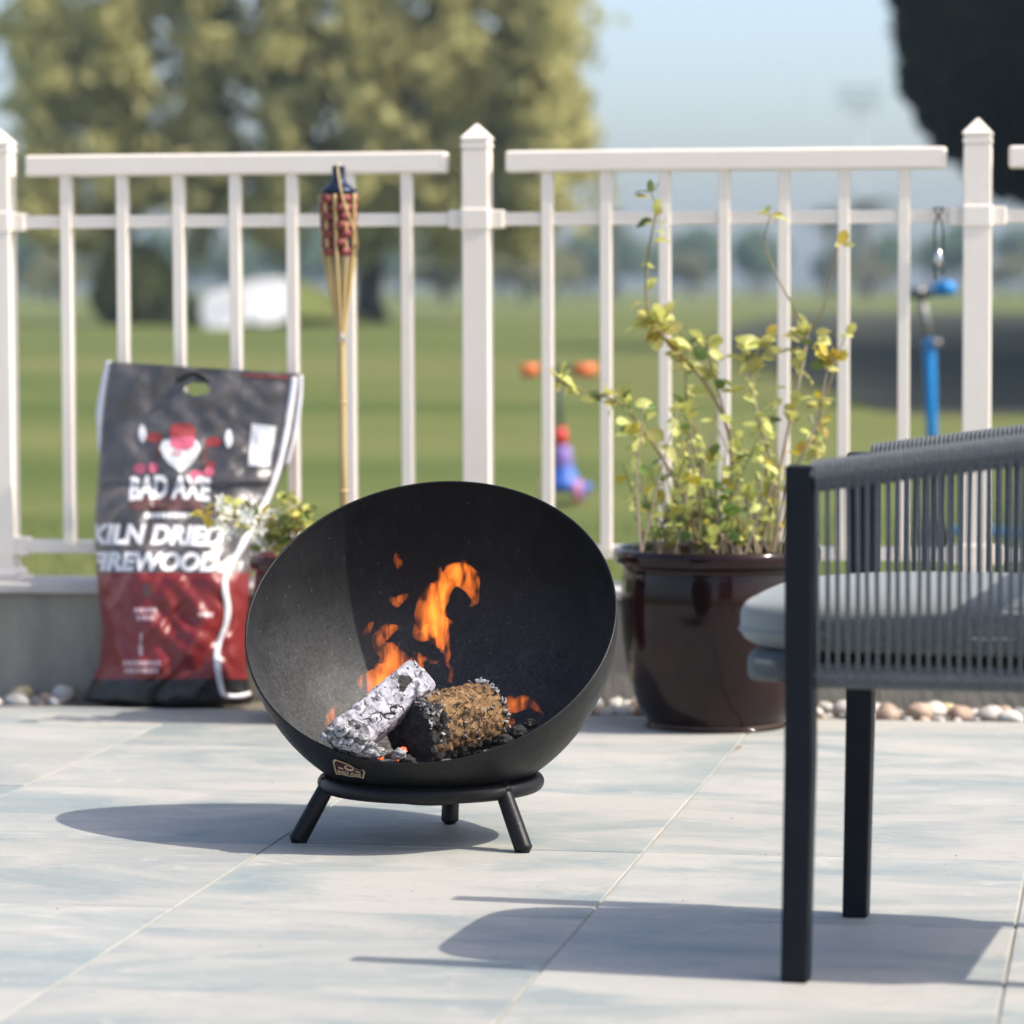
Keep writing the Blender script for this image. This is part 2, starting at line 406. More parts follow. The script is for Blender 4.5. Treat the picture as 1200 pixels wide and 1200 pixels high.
# hanging wire hook on the middle rail
hw_u, hw_z = fpt(1100, 262, FEN - 0.03)
h0 = T(hw_u, FEN - 0.03, zMid)
M['steel'] = mat('steel', (0.6, 0.6, 0.6), 0.3, 1.0)
M['darkwire'] = mat('dark_wire', (0.05, 0.045, 0.04), 0.5)
M['string'] = mat('string', (0.25, 0.22, 0.18), 0.8)
hk = thing('wire_hanger', h0, 'dark wire loop with a silver clip hung on the fence middle rail beside a post', 'hanger')
s8 = S(8.0)
loop = [h0 + TU * (x * s8) + TV * y + Z1 * (z * s8) for x, y, z in ((6, -0.004, 9), (3, 0.0, 4), (-3, 0.0, -5), (-5, 0.003, -20), (-4, 0.004, -40), (0, 0.002, -47), (5, 0.004, -40), (5, 0.003, -20), (3, 0.0, -5), (-3, 0.0, 4), (-6, -0.004, 9))]
MB().tube(catmull(loop, 4), 0.0021, 6).build('wire_loop', M['darkwire'], hk, smooth=True)
MB().tube([h0 + TU * (6 * s8) - TV * 0.004 + Z1 * 9 * s8, h0 + TV * 0.03 + Z1 * 0.0175, h0 - TU * (6 * s8) - TV * 0.004 + Z1 * 9 * s8], 0.002, 6).build('rail_loop', M['darkwire'], hk, smooth=True)
MB().lathe([(0.0, 0.03), (0.006, 0.028), (0.009, 0.012), (0.010, 0.0), (0.007, -0.008), (0, -0.009)], h0 - Z1 * 0.10 + TV * 0.004, 16).build('clip', M['steel'], hk, smooth=True)
MB().tube([h0 - Z1 * 0.10 + TU * 0.010, h0 - Z1 * 0.115 + TU * 0.014, h0 - Z1 * 0.128 + TU * 0.006], 0.0024, 6).build('clip_arm', M['darkwire'], hk, smooth=True)
MB().tube([h0 - Z1 * 0.10 - TU * 0.008, h0 - Z1 * 0.12 - TU * 0.009, h0 - Z1 * 0.138 - TU * 0.006], 0.0024, 6).build('clip_arm', M['darkwire'], hk, smooth=True)
# ------------------------------------------------------------------ fire bowl on its tripod ring
def bowl_mat(name, inner):
    m = bpy.data.materials.new(name); m.use_nodes = True
    nt = m.node_tree; L = nt.links.new; N = nt.nodes.new; b = nt.nodes['Principled BSDF']
    tc = N('ShaderNodeTexCoord')
    def nz(s, d, st=(1, 1, 1), dist=0):
        mp = N('ShaderNodeMapping'); mp.inputs['Scale'].default_value = st; L(tc.outputs['Object'], mp.inputs[0])
        n = N('ShaderNodeTexNoise'); n.inputs['Scale'].default_value = s; n.inputs['Detail'].default_value = d; n.inputs['Distortion'].default_value = dist
        L(mp.outputs[0], n.inputs['Vector']); return n.outputs['Fac']
    def ramp(f, lo, hi, a=0, c=1):
        r = N('ShaderNodeMapRange'); r.inputs[1].default_value = lo; r.inputs[2].default_value = hi; r.inputs[3].default_value = a; r.inputs[4].default_value = c; L(f, r.inputs[0]); return r.outputs[0]
    def mix(f, a, c):
        x = N('ShaderNodeMix'); x.data_type = 'RGBA'; L(f, x.inputs[0])
        for i, q in ((6, a), (7, c)):
            if isinstance(q, tuple): x.inputs[i].default_value = (*q, 1)
            else: L(q, x.inputs[i])
        return x.outputs[2]
    base = (0.0035, 0.0038, 0.0042) if not inner else (0.006, 0.0065, 0.008)
    c = mix(ramp(nz(9, 6), 0.4, 0.75), base, (0.0055, 0.006, 0.0065) if not inner else (0.014, 0.015, 0.017))
    if inner:
        # film of ash that thickens towards the fire bed
        sx = N('ShaderNodeSeparateXYZ'); L(tc.outputs['Object'], sx.inputs[0])
        zz = ramp(sx.outputs['Z'], BC.z + 0.06, BC.z - 0.20)
        mu = N('ShaderNodeMath'); mu.operation = 'MULTIPLY'; L(zz, mu.inputs[0]); L(ramp(nz(11, 7, (1, 1, 1), 1.0), 0.25, 0.7, 0.45, 1.0), mu.inputs[1])
        c = mix(mu.outputs[0], c, mix(ramp(nz(170, 5, (1, 1, 1), 0.5), 0.38, 0.68), (0.036, 0.039, 0.041), (0.088, 0.092, 0.095)))
        # ash film, scratches and specks
        c = mix(ramp(nz(22, 4, (6, 1, 1), 2.5), 0.60, 0.74, 0, 0.22), c, (0.085, 0.09, 0.092))
        c = mix(ramp(nz(16, 5, (1, 5, 2), 3.0), 0.66, 0.72, 0, 0.4), c, (0.012, 0.012, 0.013))
        v = N('ShaderNodeTexVoronoi'); v.inputs['Scale'].default_value = 46; L(tc.outputs['Object'], v.inputs['Vector'])
        c = mix(ramp(v.outputs['Distance'], 0.075, 0.04, 0, 0.4), c, (0.25, 0.25, 0.24))
    L(c, b.inputs['Base Color'])
    rr = ramp(nz(30, 5), 0.3, 0.7, 0.50, 0.64) if inner else ramp(nz(40, 4), 0.3, 0.7, 0.42, 0.52)
    L(rr, b.inputs['Roughness']); b.inputs['Specular IOR Level'].default_value = 0.34 if inner else 0.26
    bp = N('ShaderNodeBump'); bp.inputs['Strength'].default_value = 0.12; bp.inputs['Distance'].default_value = 0.002
    L(nz(160, 3), bp.inputs['Height']); L(bp.outputs[0], b.inputs['Normal'])
    return m
M['bowl_out'] = bowl_mat('black_steel_outside', False)
M['black_paint'] = mat('black_paint', (0.0045, 0.0045, 0.0055), 0.42, spec=0.24, col2=(0.007, 0.007, 0.008), scale=30, bump=0.08, bscale=200)
CY = 5.95
BC = P(504, 724, CY); BR = 0.3085
BN = Vector((-0.106, -0.685, 0.721)).normalized()
bx = BN.cross(Vector((0, 0, 1))).normalized(); by = BN.cross(bx).normalized()
BF = (bx, by, BN)
ringr, rt = 0.174, 0.0135
M['bowl_in'] = bowl_mat('black_steel_inside', True)
ringz = BC.z - math.sqrt((BR + rt) ** 2 - ringr ** 2)
fb = thing('fire_bowl', (BC.x, BC.y, 0), 'black steel half sphere fire bowl tilted open on a three legged ring', 'fire pit')
prof = []
th = 0.0035
for i in range(61):
    q = PI / 2 * i / 60; prof.append((max(BR * math.sin(q), 1e-4), -BR * math.cos(q)))
mo = MB()
inner = [(max((BR - th) * math.sin(PI / 2 * i / 60), 1e-4), -(BR - th) * math.cos(PI / 2 * i / 60)) for i in range(60, -1, -1)]
inner[0] = (BR - th, -0.0002)
mo.lathe(prof, BC, 144, 0, BF); mo.lathe([(BR, 0), (BR - 0.0008, 0.0008), (BR - th + 0.0008, 0.0008), (BR - th, -0.0002)], BC, 144, 0, BF); mo.lathe(inner, BC, 144, 1, BF)
mo.build('bowl', [M['bowl_out'], M['bowl_in']], fb, smooth=True)
rc = Vector((BC.x, BC.y, ringz))
MB().tube([rc + Vector((ringr * math.cos(2 * PI * k / 96), ringr * math.sin(2 * PI * k / 96), 0)) for k in range(96)], rt, 16, closed=True).build('support_ring', M['black_paint'], fb, smooth=True)
for (px, py) in ((347, 988), (615, 999), (527, 966)):
    f = G(px, py); d = (f - rc); d.z = 0; dn = d.normalized()
    f = Vector((f.x, f.y, 0.0))
    top = rc + dn * (ringr - 0.002) + Z1 * 0.002
    ax = (f - top).normalized()
    pts = [top - ax * 0.012, top, top.lerp(f, 0.5), top.lerp(f, 0.93), f + Z1 * 0.006, f + Z1 * 0.0005]
    leg = MB().tube(pts, [0.012, 0.0135, 0.0145, 0.0148, 0.0135, 0.008], 20).build('leg', M['black_paint'], fb, smooth=True)
    MB().tube([top - ax * 0.006 + dn * 0.001, top + ax * 0.006], [0.0155, 0.015], 16).build('weld_collar', M['black_paint'], leg, smooth=True)

# badge riveted on the shell
def on_shell(px, py, off):
    d = ray(px, py).normalized(); oc = EYE - BC; b = oc.dot(d); c = oc.length_squared - (BR + off) ** 2
    return EYE + d * (-b - math.sqrt(max(0, b * b - c)))
M['badge'] = mat('badge_maroon', (0.055, 0.012, 0.018), 0.35, col2=(0.03, 0.008, 0.012), scale=60)
M['gold'] = mat('badge_gold', (0.62, 0.50, 0.32), 0.35, 0.3)
def text_mesh(body, bold=0.0, shear=0.0):            # lettering as flat 2-D faces in a unit box
    cu = bpy.data.curves.new('lettering', 'FONT'); cu.body = body; cu.offset = bold; cu.shear = shear; cu.resolution_u = 4
    ob = bpy.data.objects.new('lettering', cu); COL.objects.link(ob)
    dg = bpy.context.evaluated_depsgraph_get(); dg.update()
    me = bpy.data.meshes.new_from_object(ob.evaluated_get(dg))
    bpy.data.objects.remove(ob, do_unlink=True)
    xs_ = [v.co.x for v in me.vertices]; ys_ = [v.co.y for v in me.vertices]
    x0, x1, y0, y1 = min(xs_), max(xs_), min(ys_), max(ys_)
    bm = bmesh.new(); bm.from_mesh(me); bpy.data.meshes.remove(me)
    for v in bm.verts: v.co = Vector(((v.co.x - x0) / (x1 - x0), (v.co.y - y0) / (y1 - y0), 0))
    return bm
def conform(bm, fn, name, m, parent, nx=24, ny=6, thick=0, label=None):
    """cut flat unit-box faces into a grid and lay them on a surface fn(x, y) -> point"""
    for k in range(1, nx):
        bmesh.ops.bisect_plane(bm, geom=bm.verts[:] + bm.edges[:] + bm.faces[:], plane_co=(k / nx, 0, 0), plane_no=(1, 0, 0))
    for k in range(1, ny):
        bmesh.ops.bisect_plane(bm, geom=bm.verts[:] + bm.edges[:] + bm.faces[:], plane_co=(0, k / ny, 0), plane_no=(0, 1, 0))
    o0 = origin_of(parent)
    for v in bm.verts: v.co = fn(v.co.x, v.co.y) - o0
    me = bpy.data.meshes.new(name); bm.to_mesh(me); bm.free(); me.materials.append(m)
    o = bpy.data.objects.new(name, me); COL.objects.link(o); o.parent = parent
    if label: o['label'] = label
    return o
def poly_bm(pts):
    bm = bmesh.new(); vs_ = [bm.verts.new((x, y, 0)) for x, y in pts]; f = bm.faces.new(vs_); bmesh.ops.triangulate(bm, faces=[f]); return bm
crest = [(0.10, 0.0), (0.30, 0.06), (0.5, 0.0), (0.72, 0.06), (0.95, 0.02), (0.97, 0.35), (1.0, 0.62), (0.94, 0.80), (0.80, 0.70), (0.66, 0.78), (0.5, 0.92), (0.36, 0.80), (0.2, 0.82), (0.06, 1.0), (0.0, 0.80), (0.04, 0.45)]
def bpos(off):
    return lambda x, y: on_shell(390 + 38 * x, (907 + 6 * x) * (1 - y) + (889 + 11 * x) * y, off)
bd = conform(poly_bm(crest), bpos(0.0020), 'badge', M['gold'], fb, 8, 5, label='small maroon and gold crest badge with lettering')
conform(poly_bm([(0.5 + (x - 0.5) * 0.92, 0.46 + (y - 0.46) * 0.86) for x, y in crest]), bpos(0.0024), 'field', M['badge'], bd, 8, 5)
conform(text_mesh('BAD AXE', 0.03), lambda x, y: bpos(0.0028)(0.15 + 0.72 * x, 0.12 + 0.22 * y), 'lettering', M['gold'], bd, 10, 2)
conform(poly_bm([(0.5 + 0.15 * math.cos(t * PI / 8), 0.62 + 0.20 * math.sin(t * PI / 8)) for t in range(16)]), bpos(0.0028), 'emblem', M['gold'], bd, 4, 4)
conform(poly_bm([(0.5 + 0.10 * math.cos(t * PI / 8), 0.66 + 0.10 * math.sin(t * PI / 8)) for t in range(16)]), bpos(0.0031), 'emblem_centre', M['badge'], bd, 3, 3)
for a in (0.17, 0.70): conform(poly_bm([(a, 0.46), (a + 0.15, 0.43), (a + 0.15, 0.52), (a, 0.55)]), bpos(0.0028), 'flourish', M['gold'], bd, 3, 2)

# ------------------------------------------------------------------ ash, logs, embers, flames
def char_mat(name, pale, brown, black, pale_lo, pale_hi, crack=18, stretch=(1, 1, 1), cmask=0.50, cwid=0.022):
    m = bpy.data.materials.new(name); m.use_nodes = True
    nt = m.node_tree; L = nt.links.new; N = nt.nodes.new; b = nt.nodes['Principled BSDF']
    tc = N('ShaderNodeTexCoord'); mp = N('ShaderNodeMapping'); mp.inputs['Scale'].default_value = stretch; L(tc.outputs['Object'], mp.inputs[0])
    def nz(s, d, dist=0):
        n = N('ShaderNodeTexNoise'); n.inputs['Scale'].default_value = s; n.inputs['Detail'].default_value = d; n.inputs['Distortion'].default_value = dist; L(mp.outputs[0], n.inputs['Vector']); return n.outputs['Fac']
    def ramp(f, lo, hi):
        r = N('ShaderNodeMapRange'); r.inputs[1].default_value = lo; r.inputs[2].default_value = hi; L(f, r.inputs[0]); return r.outputs[0]
    def mix(f, a, c):
        x = N('ShaderNodeMix'); x.data_type = 'RGBA'; L(f, x.inputs[0])
        for i, q in ((6, a), (7, c)):
            if isinstance(q, tuple): x.inputs[i].default_value = (*q, 1)
            else: L(q, x.inputs[i])
        return x.outputs[2]
    c = mix(ramp(nz(24, 8, 0.5), pale_lo, pale_hi), black, brown)
    c = mix(ramp(nz(90, 5, 0.8), 0.42, 0.56), c, pale)
    dk = ramp(nz(28, 6, 1.5), 0.555, 0.64); c = mix(dk, c, black)
    v = N('ShaderNodeTexVoronoi'); v.feature = 'DISTANCE_TO_EDGE'; v.inputs['Scale'].default_value = crack; v.inputs['Randomness'].default_value = 1.0
    wn = N('ShaderNodeTexNoise'); wn.inputs['Scale'].default_value = 30; L(mp.outputs[0], wn.inputs['Vector'])
    wa = N('ShaderNodeVectorMath'); wa.operation = 'MULTIPLY_ADD'; wa.inputs[1].default_value = (0.05, 0.05, 0.05); L(wn.outputs['Color'], wa.inputs[0]); L(mp.outputs[0], wa.inputs[2]); L(wa.outputs[0], v.inputs['Vector'])
    cr = ramp(v.outputs['Distance'], cwid, cwid * 0.25)
    cm = N('ShaderNodeMath'); cm.operation = 'MULTIPLY'; L(cr, cm.inputs[0]); L(ramp(nz(13, 3), cmask, cmask + 0.1), cm.inputs[1]); c = mix(cm.outputs[0], c, (0.008, 0.008, 0.010))
    c = mix(ramp(nz(150, 3, 0.5), 0.615, 0.67), c, (0.02, 0.02, 0.022))
    L(c, b.inputs['Base Color']); b.inputs['Roughness'].default_value = 0.9; b.inputs['Specular IOR Level'].default_value = 0.15
    bp = N('ShaderNodeBump'); bp.inputs['Strength'].default_value = 0.8; bp.inputs['Distance'].default_value = 0.003
    L(nz(70, 6), bp.inputs['Height']); L(bp.outputs[0], b.inputs['Normal'])
    return m
M['ash_log'] = char_mat('white_ash_wood', (0.41, 0.40, 0.435), (0.31, 0.30, 0.33), (0.07, 0.068, 0.078), 0.36, 0.54, 11, (1, 1, 1))
M['brown_log'] = char_mat('scorched_wood', (0.17, 0.10, 0.048), (0.27, 0.165, 0.082), (0.030, 0.020, 0.014), 0.34, 0.50, 52, cmask=0.36, cwid=0.05)
M['charcoal'] = char_mat('charcoal', (0.34, 0.33, 0.34), (0.26, 0.25, 0.26), (0.05, 0.05, 0.052), 0.36, 0.60, 60)
M['black_char'] = mat('black_char', (0.012, 0.010, 0.010), 0.85, col2=(0.03, 0.026, 0.024), scale=60, bump=0.8, bscale=120)
M['ash'] = mat('ash_flake', (0.46, 0.45, 0.46), 0.95, spec=0.1, col2=(0.28, 0.27, 0.28), scale=70, bump=0.5)
M['ash_bed'] = mat('ash_bed', (0.05, 0.048, 0.048), 0.95, col2=(0.30, 0.29, 0.29), scale=40, detail=8, lo=0.5, hi=0.7, bump=0.8)
def emis(name, col, k):
    m = bpy.data.materials.new(name); m.use_nodes = True; b = m.node_tree.nodes['Principled BSDF']
    b.inputs['Base Color'].default_value = (0.02, 0.01, 0.01, 1); b.inputs['Emission Color'].default_value = (*col, 1); b.inputs['Emission Strength'].default_value = k
    return m
M['ember'] = emis('ember', (1.0, 0.12, 0.02), 0.9)

def clampin(p, margin):
    d = p - BC
    if d.length > BR - th - margin: p = BC + d.normalized() * (BR - th - margin)
    return p
# bed of ash in the lowest part of the bowl
ab = MB(); vs = []; NR, NA = 14, 48
zb = BC.z - 0.222
for i in range(NR + 1):
    for k in range(NA):
        q = 2 * PI * k / NA; r = 0.205 * i / NR
        p = Vector((BC.x + r * math.cos(q), BC.y + r * math.sin(q), zb))
        p.z += 0.010 * noise.noise(p * 25) + 0.006 * noise.noise(p * 70)
        if i == NR: p = BC + (p - BC).normalized() * (BR - th - 0.0006)
        else: p = clampin(p, 0.001)
        vs.append(p)
ab.add(vs, [(i * NA + k, i * NA + (k + 1) % NA, (i + 1) * NA + (k + 1) % NA, (i + 1) * NA + k) for i in range(NR) for k in range(NA)])
abo = ab.build('ash_bed', M['ash_bed'], smooth=True, origin=(BC.x, BC.y, zb)); tag(abo, 'bed of grey and black ash lying in the bottom of the fire bowl', 'ash', kind='stuff')

def log(name, a, b, prof, rad, m, label, seed, amp, cell, cell_amp, group=None, endm=None, up=None, nring=72, charred_or_shaded=None):
    """split log from a to b; prof = [(angle, radius factor)] cross section"""
    a, b = Vector(a), Vector(b); ax = (b - a).normalized()
    up = Vector(up or (0, 0, 1)); s = ax.cross(up).normalized(); t = s.cross(ax).normalized()
    NA = 96; ln = (b - a).length
    root = thing(name, (a + b) / 2, label, 'log', group)
    sd = Vector((seed * 3.3, seed * 1.7, seed))
    vs = []; fs = []
    ring = []
    tab = sorted(prof); tab = [(tab[-1][0] - 2 * PI, tab[-1][1])] + tab + [(tab[0][0] + 2 * PI, tab[0][1])]
    for i in range(nring + 1):
        x = i / nring
        endr = min(1, min(x, 1 - x) / 0.03) ** 0.5 * 0.08 + 0.92
        for k in range(NA):
            q = 2 * PI * k / NA
            f = interp(tab, q)[0] * rad * endr
            p = a + ax * (ln * x) + (s * math.cos(q) + t * math.sin(q)) * f
            n_ = (s * math.cos(q) + t * math.sin(q))
            dsp = amp * noise.noise(p * 14 + sd) + amp * 0.4 * noise.noise(p * 45 + sd)
            if cell_amp:
                dd = noise.voronoi(p * cell + sd)[0]; e = min(1, (dd[1] - dd[0]) / 0.28); dsp -= cell_amp * (1 - e)
            jag = 0
            if i in (0, nring): jag = 0.006 * noise.noise(Vector((math.cos(q) * 2, math.sin(q) * 2, seed + i)))
            vs.append(p + n_ * dsp + ax * jag)
    for i in range(nring):
        for k in range(NA):
            fs.append((i * NA + k, i * NA + (k + 1) % NA, (i + 1) * NA + (k + 1) % NA, (i + 1) * NA + k))
    mb = MB().add(vs, fs)
    if charred_or_shaded:
        for fi_, f in enumerate(fs):
            p = vs[f[0]]; x = (p - a).dot(ax) / ln; y = (p - a).dot(s); zt = (p - a).dot(t) / rad
            n1 = noise.noise(p * 22 + sd) * 0.5 + noise.noise(p * 60 + sd) * 0.35
            if charred_or_shaded(x, y / rad, n1, zt): mb.m[fi_] = 1
        body = mb.build('wood', [m, M['black_char']], root, smooth=True)  # black_char also paints the shadow under the brown log
    else: body = mb.build('wood', m, root, smooth=True)
    for base, c, sgn in ((0, a, -1), (nring * NA, b, 1)):
        cap = MB(); cv = []
        for j in range(6):
            for k in range(NA):
                p = vs[base + k].lerp(c, j / 5.5) ; cv.append(p + ax * sgn * 0.003 * noise.noise(p * 60) + ax * sgn * (0.002 * j))
        cv.append(c + ax * sgn * 0.012)
        cf = [(j * NA + k, j * NA + (k + 1) % NA, (j + 1) * NA + (k + 1) % NA, (j + 1) * NA + k) for j in range(5) for k in range(NA)] + [(5 * NA + k, 5 * NA + (k + 1) % NA, 6 * NA) for k in range(NA)]
        cap.add(cv, cf).build('cut_end', endm or m, root, smooth=False)
    return root
def sq_prof(w, h, n=24):
    out = []
    for k in range(n):
        q = 2 * PI * k / n; c_, s_ = abs(math.cos(q)), abs(math.sin(q))
        r = 1 / ((c_ / w) ** 9 + (s_ / h) ** 9) ** (1 / 9); out.append((q, r))
    return out
def half_prof(n=40):                                  # rounded top, flat split underside
    out = []
    for k in range(n):
        q = 2 * PI * k / n
        r = 1.0
        if math.sin(q) < 0: r = min(1.0, 0.62 / max(1e-3, -math.sin(q)))
        out.append((q, r))
    return out
l1a, l1b = P(398, 872, 5.785), P(494, 794, 5.895)
lg1 = log('split_log', l1a, l1b, sq_prof(1.0, 0.85), 0.0335, M['ash_log'], 'split log burnt to white ash leaning across the brown log', 3, 0.0026, 30, 0.0020, 'logs burning in the fire bowl', up=(0.25, -0.8, 0.55), charred_or_shaded=lambda x, y, n, z: ((x - 0.80) / 0.10) ** 2 + ((y + 0.1) / 0.42) ** 2 < 0.7 + 3.2 * n or ((x - 0.24) / 0.07) ** 2 + ((y + 0.45) / 0.40) ** 2 < 0.8 + 3.2 * n or ((x - 0.14) / 0.05) ** 2 + ((y - 0.1) / 0.3) ** 2 < 0.6 + 3.5 * n or abs(x - 0.50 - 0.10 * y - 0.05 * n) < 0.007 and n > -0.12 or abs(x - 0.93 + 0.06 * y - 0.05 * n) < 0.006 and n > -0.1 or n > 0.36)
l2a, l2b = P(480, 863, 5.85), P(571, 840, 5.955)
lg2 = log('split_log', l2a, l2b, half_prof(), 0.062, M['brown_log'], 'thick brown split log with black char ends and painted shadow underneath lying in the fire bowl', 9, 0.0045, 62, 0.0050, 'logs burning in the fire bowl', M['black_char'], up=(0, -0.25, 1), charred_or_shaded=lambda x, y, n, z: z < -0.22 + 0.3 * n or x > 0.955 + 0.12 * n or x < 0.13 + 0.45 * n or n > 0.40)  # black underside paints its shadow; black ends and flecks are char
# flakes of white ash on the brown log, black char patches on the ash log
rf = random.Random(4)
def flake_mesh(sd, flat):
    bm = bmesh.new(); bmesh.ops.create_icosphere(bm, subdivisions=2, radius=1)
    for v in bm.verts:
        v.co *= 1 + 0.45 * noise.noise(v.co * 1.3 + Vector((sd, 0, 0))); v.co.z *= flat
    me = bpy.data.meshes.new('flake'); bm.to_mesh(me); bm.free(); return me
fl = [flake_mesh(k * 5.1, 0.5) for k in range(4)]
for me in fl: me.materials.append(M['ash'])
ax2 = (l2b - l2a).normalized(); s2 = ax2.cross(Vector((0, -0.25, 1))).normalized(); t2 = s2.cross(ax2)
def rq(): return Quaternion((rf.gauss(0, 1), rf.gauss(0, 1), rf.gauss(0, 1), rf.gauss(0, 1))).normalized()
for k in range(230):                                  # q = 0 is the camera's right side of the log, PI its left
    side_ = rf.random()
    if side_ < 0.60: q, x = rf.uniform(0.5, 2.9), abs(rf.gauss(0.12, 0.12))
    elif side_ < 0.75: q, x = rf.gauss(0.30, 0.2), rf.random()
    else: q, x = rf.uniform(0.3, 2.6), 1 - abs(rf.gauss(0, 0.03))
    p = l2a.lerp(l2b, x) + (s2 * math.cos(q) + t2 * math.sin(q)) * rf.uniform(0.0590, 0.0635)
    r_ = rf.choice((0.0012, 0.0016, 0.002, 0.0028, 0.0036))
    inst('ash_flake', rf.choice(fl), lg2, p, rq(), (r_ * rf.uniform(0.7, 1.9), r_, r_ * rf.uniform(0.5, 1)))
cfl = [flake_mesh(40 + k * 5.1, 0.7) for k in range(3)]
for me in cfl: me.materials.append(M['black_char'])
for k in range(46):
    q = rf.uniform(0.4, 2.9); x = abs(rf.gauss(0.08, 0.09))
    p = l2a.lerp(l2b, x) + (s2 * math.cos(q) + t2 * math.sin(q)) * 0.0595
    r_ = rf.uniform(0.003, 0.0065)
    inst('char_lump', rf.choice(cfl), lg2, p, rq(), (r_ * rf.uniform(0.8, 1.7), r_, r_ * 0.7))
ax1 = (l1b - l1a).normalized()
# charcoal lumps by the lower end of the ash log
def lump(px, py, Y, r, m, sd, label, group):
    bm = bmesh.new(); bmesh.ops.create_icosphere(bm, subdivisions=4, radius=1)
    for v in bm.verts:
        c = v.co.normalized()
        k = 1 + 0.35 * noise.noise(c * 1.4 + Vector((sd, 0, 0))) + 0.12 * (0.4 - abs(noise.noise(c * 3.2 + Vector((sd, 3, 0))))) + 0.10 * noise.noise(c * 9 + Vector((sd, 0, 0)))
        v.co = c * k * r
        v.co.z *= 0.8
    me = bpy.data.meshes.new('charcoal_lump'); bm.to_mesh(me); bm.free(); me.materials.append(m)
    me.polygons.foreach_set('use_smooth', [True] * len(me.polygons))
    p = clampin(P(px, py, Y), r * 0.9)
    o = inst('charcoal_lump', me, None, p, Quaternion((0, 0, 1), sd)); return tag(o, label, 'charcoal', group)
lab = 'small lump of charcoal dusted with white ash beside the white log'
for i, (px, py, Y, r) in enumerate(((383, 862, 5.775, 0.009), (391, 866, 5.765, 0.012), (402, 857, 5.76, 0.014), (397, 872, 5.76, 0.012), (410, 872, 5.755, 0.013), (379, 867, 5.775, 0.008), (418, 878, 5.75, 0.014), (431, 883, 5.75, 0.012), (406, 880, 5.75, 0.011), (389, 856, 5.775, 0.009), (424, 866, 5.75, 0.010), (443, 882, 5.755, 0.011), (414, 862, 5.755, 0.009), (436, 874, 5.75, 0.008))):
    lump(px, py, Y, r, M['charcoal'], i * 2.3, lab, 'ash dusted charcoal lumps by the white log')
for i, (px, py, Y, r) in enumerate(((468, 884, 5.79, 0.012), (606, 858, 5.89, 0.014), (592, 868, 5.86, 0.012), (622, 848, 5.93, 0.010), (478, 892, 5.79, 0.012))):
    lump(px, py, Y, r, M['black_char'] if i else M['charcoal'], 50 + i * 2.3, 'dark charcoal lump lying beside the brown log', 'dark charcoal lumps by the brown log')
for px, py, Y in ((472, 879, 5.80), (469, 888, 5.795), (446, 886, 5.785)):
    tag(lump(px, py, Y, 0.0065, M['ember'], px, 'tiny glowing red ember among the charcoal under the logs', 'glowing embers'), None, 'ember')

def flame_mat(k_, seed):
    m = bpy.data.materials.new('flame'); m.use_nodes = True; nt = m.node_tree; nt.nodes.clear(); N = nt.nodes.new; L = nt.links.new
    out = N('ShaderNodeOutputMaterial'); e = N('ShaderNodeEmission'); tc = N('ShaderNodeTexCoord'); mp = N('ShaderNodeMapping')
    mp.inputs['Scale'].default_value = (1.3, 1.3, 0.32); mp.inputs['Rotation'].default_value = (0.2, 0.5, 0); mp.inputs['Location'].default_value = (seed, 0, 0); L(tc.outputs['Object'], mp.inputs[0])
    n = N('ShaderNodeTexNoise'); n.inputs['Scale'].default_value = 34; n.inputs['Detail'].default_value = 2.5; n.inputs['Distortion'].default_value = 1.2; L(mp.outputs[0], n.inputs['Vector'])
    r = N('ShaderNodeMapRange'); r.inputs[1].default_value = 0.40; r.inputs[2].default_value = 0.66; r.inputs[3].default_value = 0.03 * k_; r.inputs[4].default_value = k_; L(n.outputs['Fac'], r.inputs[0])
    e.inputs[0].default_value = (1.0, 0.205, 0.020, 1); L(r.outputs[0], e.inputs[1]); L(e.outputs[0], out.inputs['Volume'])
    return m
M['flame'] = flame_mat(56, 0.0); M['flame_thin'] = flame_mat(36, 3.0)
fire = thing('fire', P(490, 800, 5.99), 'orange flames rising from the burning logs in the fire bowl', 'fire')
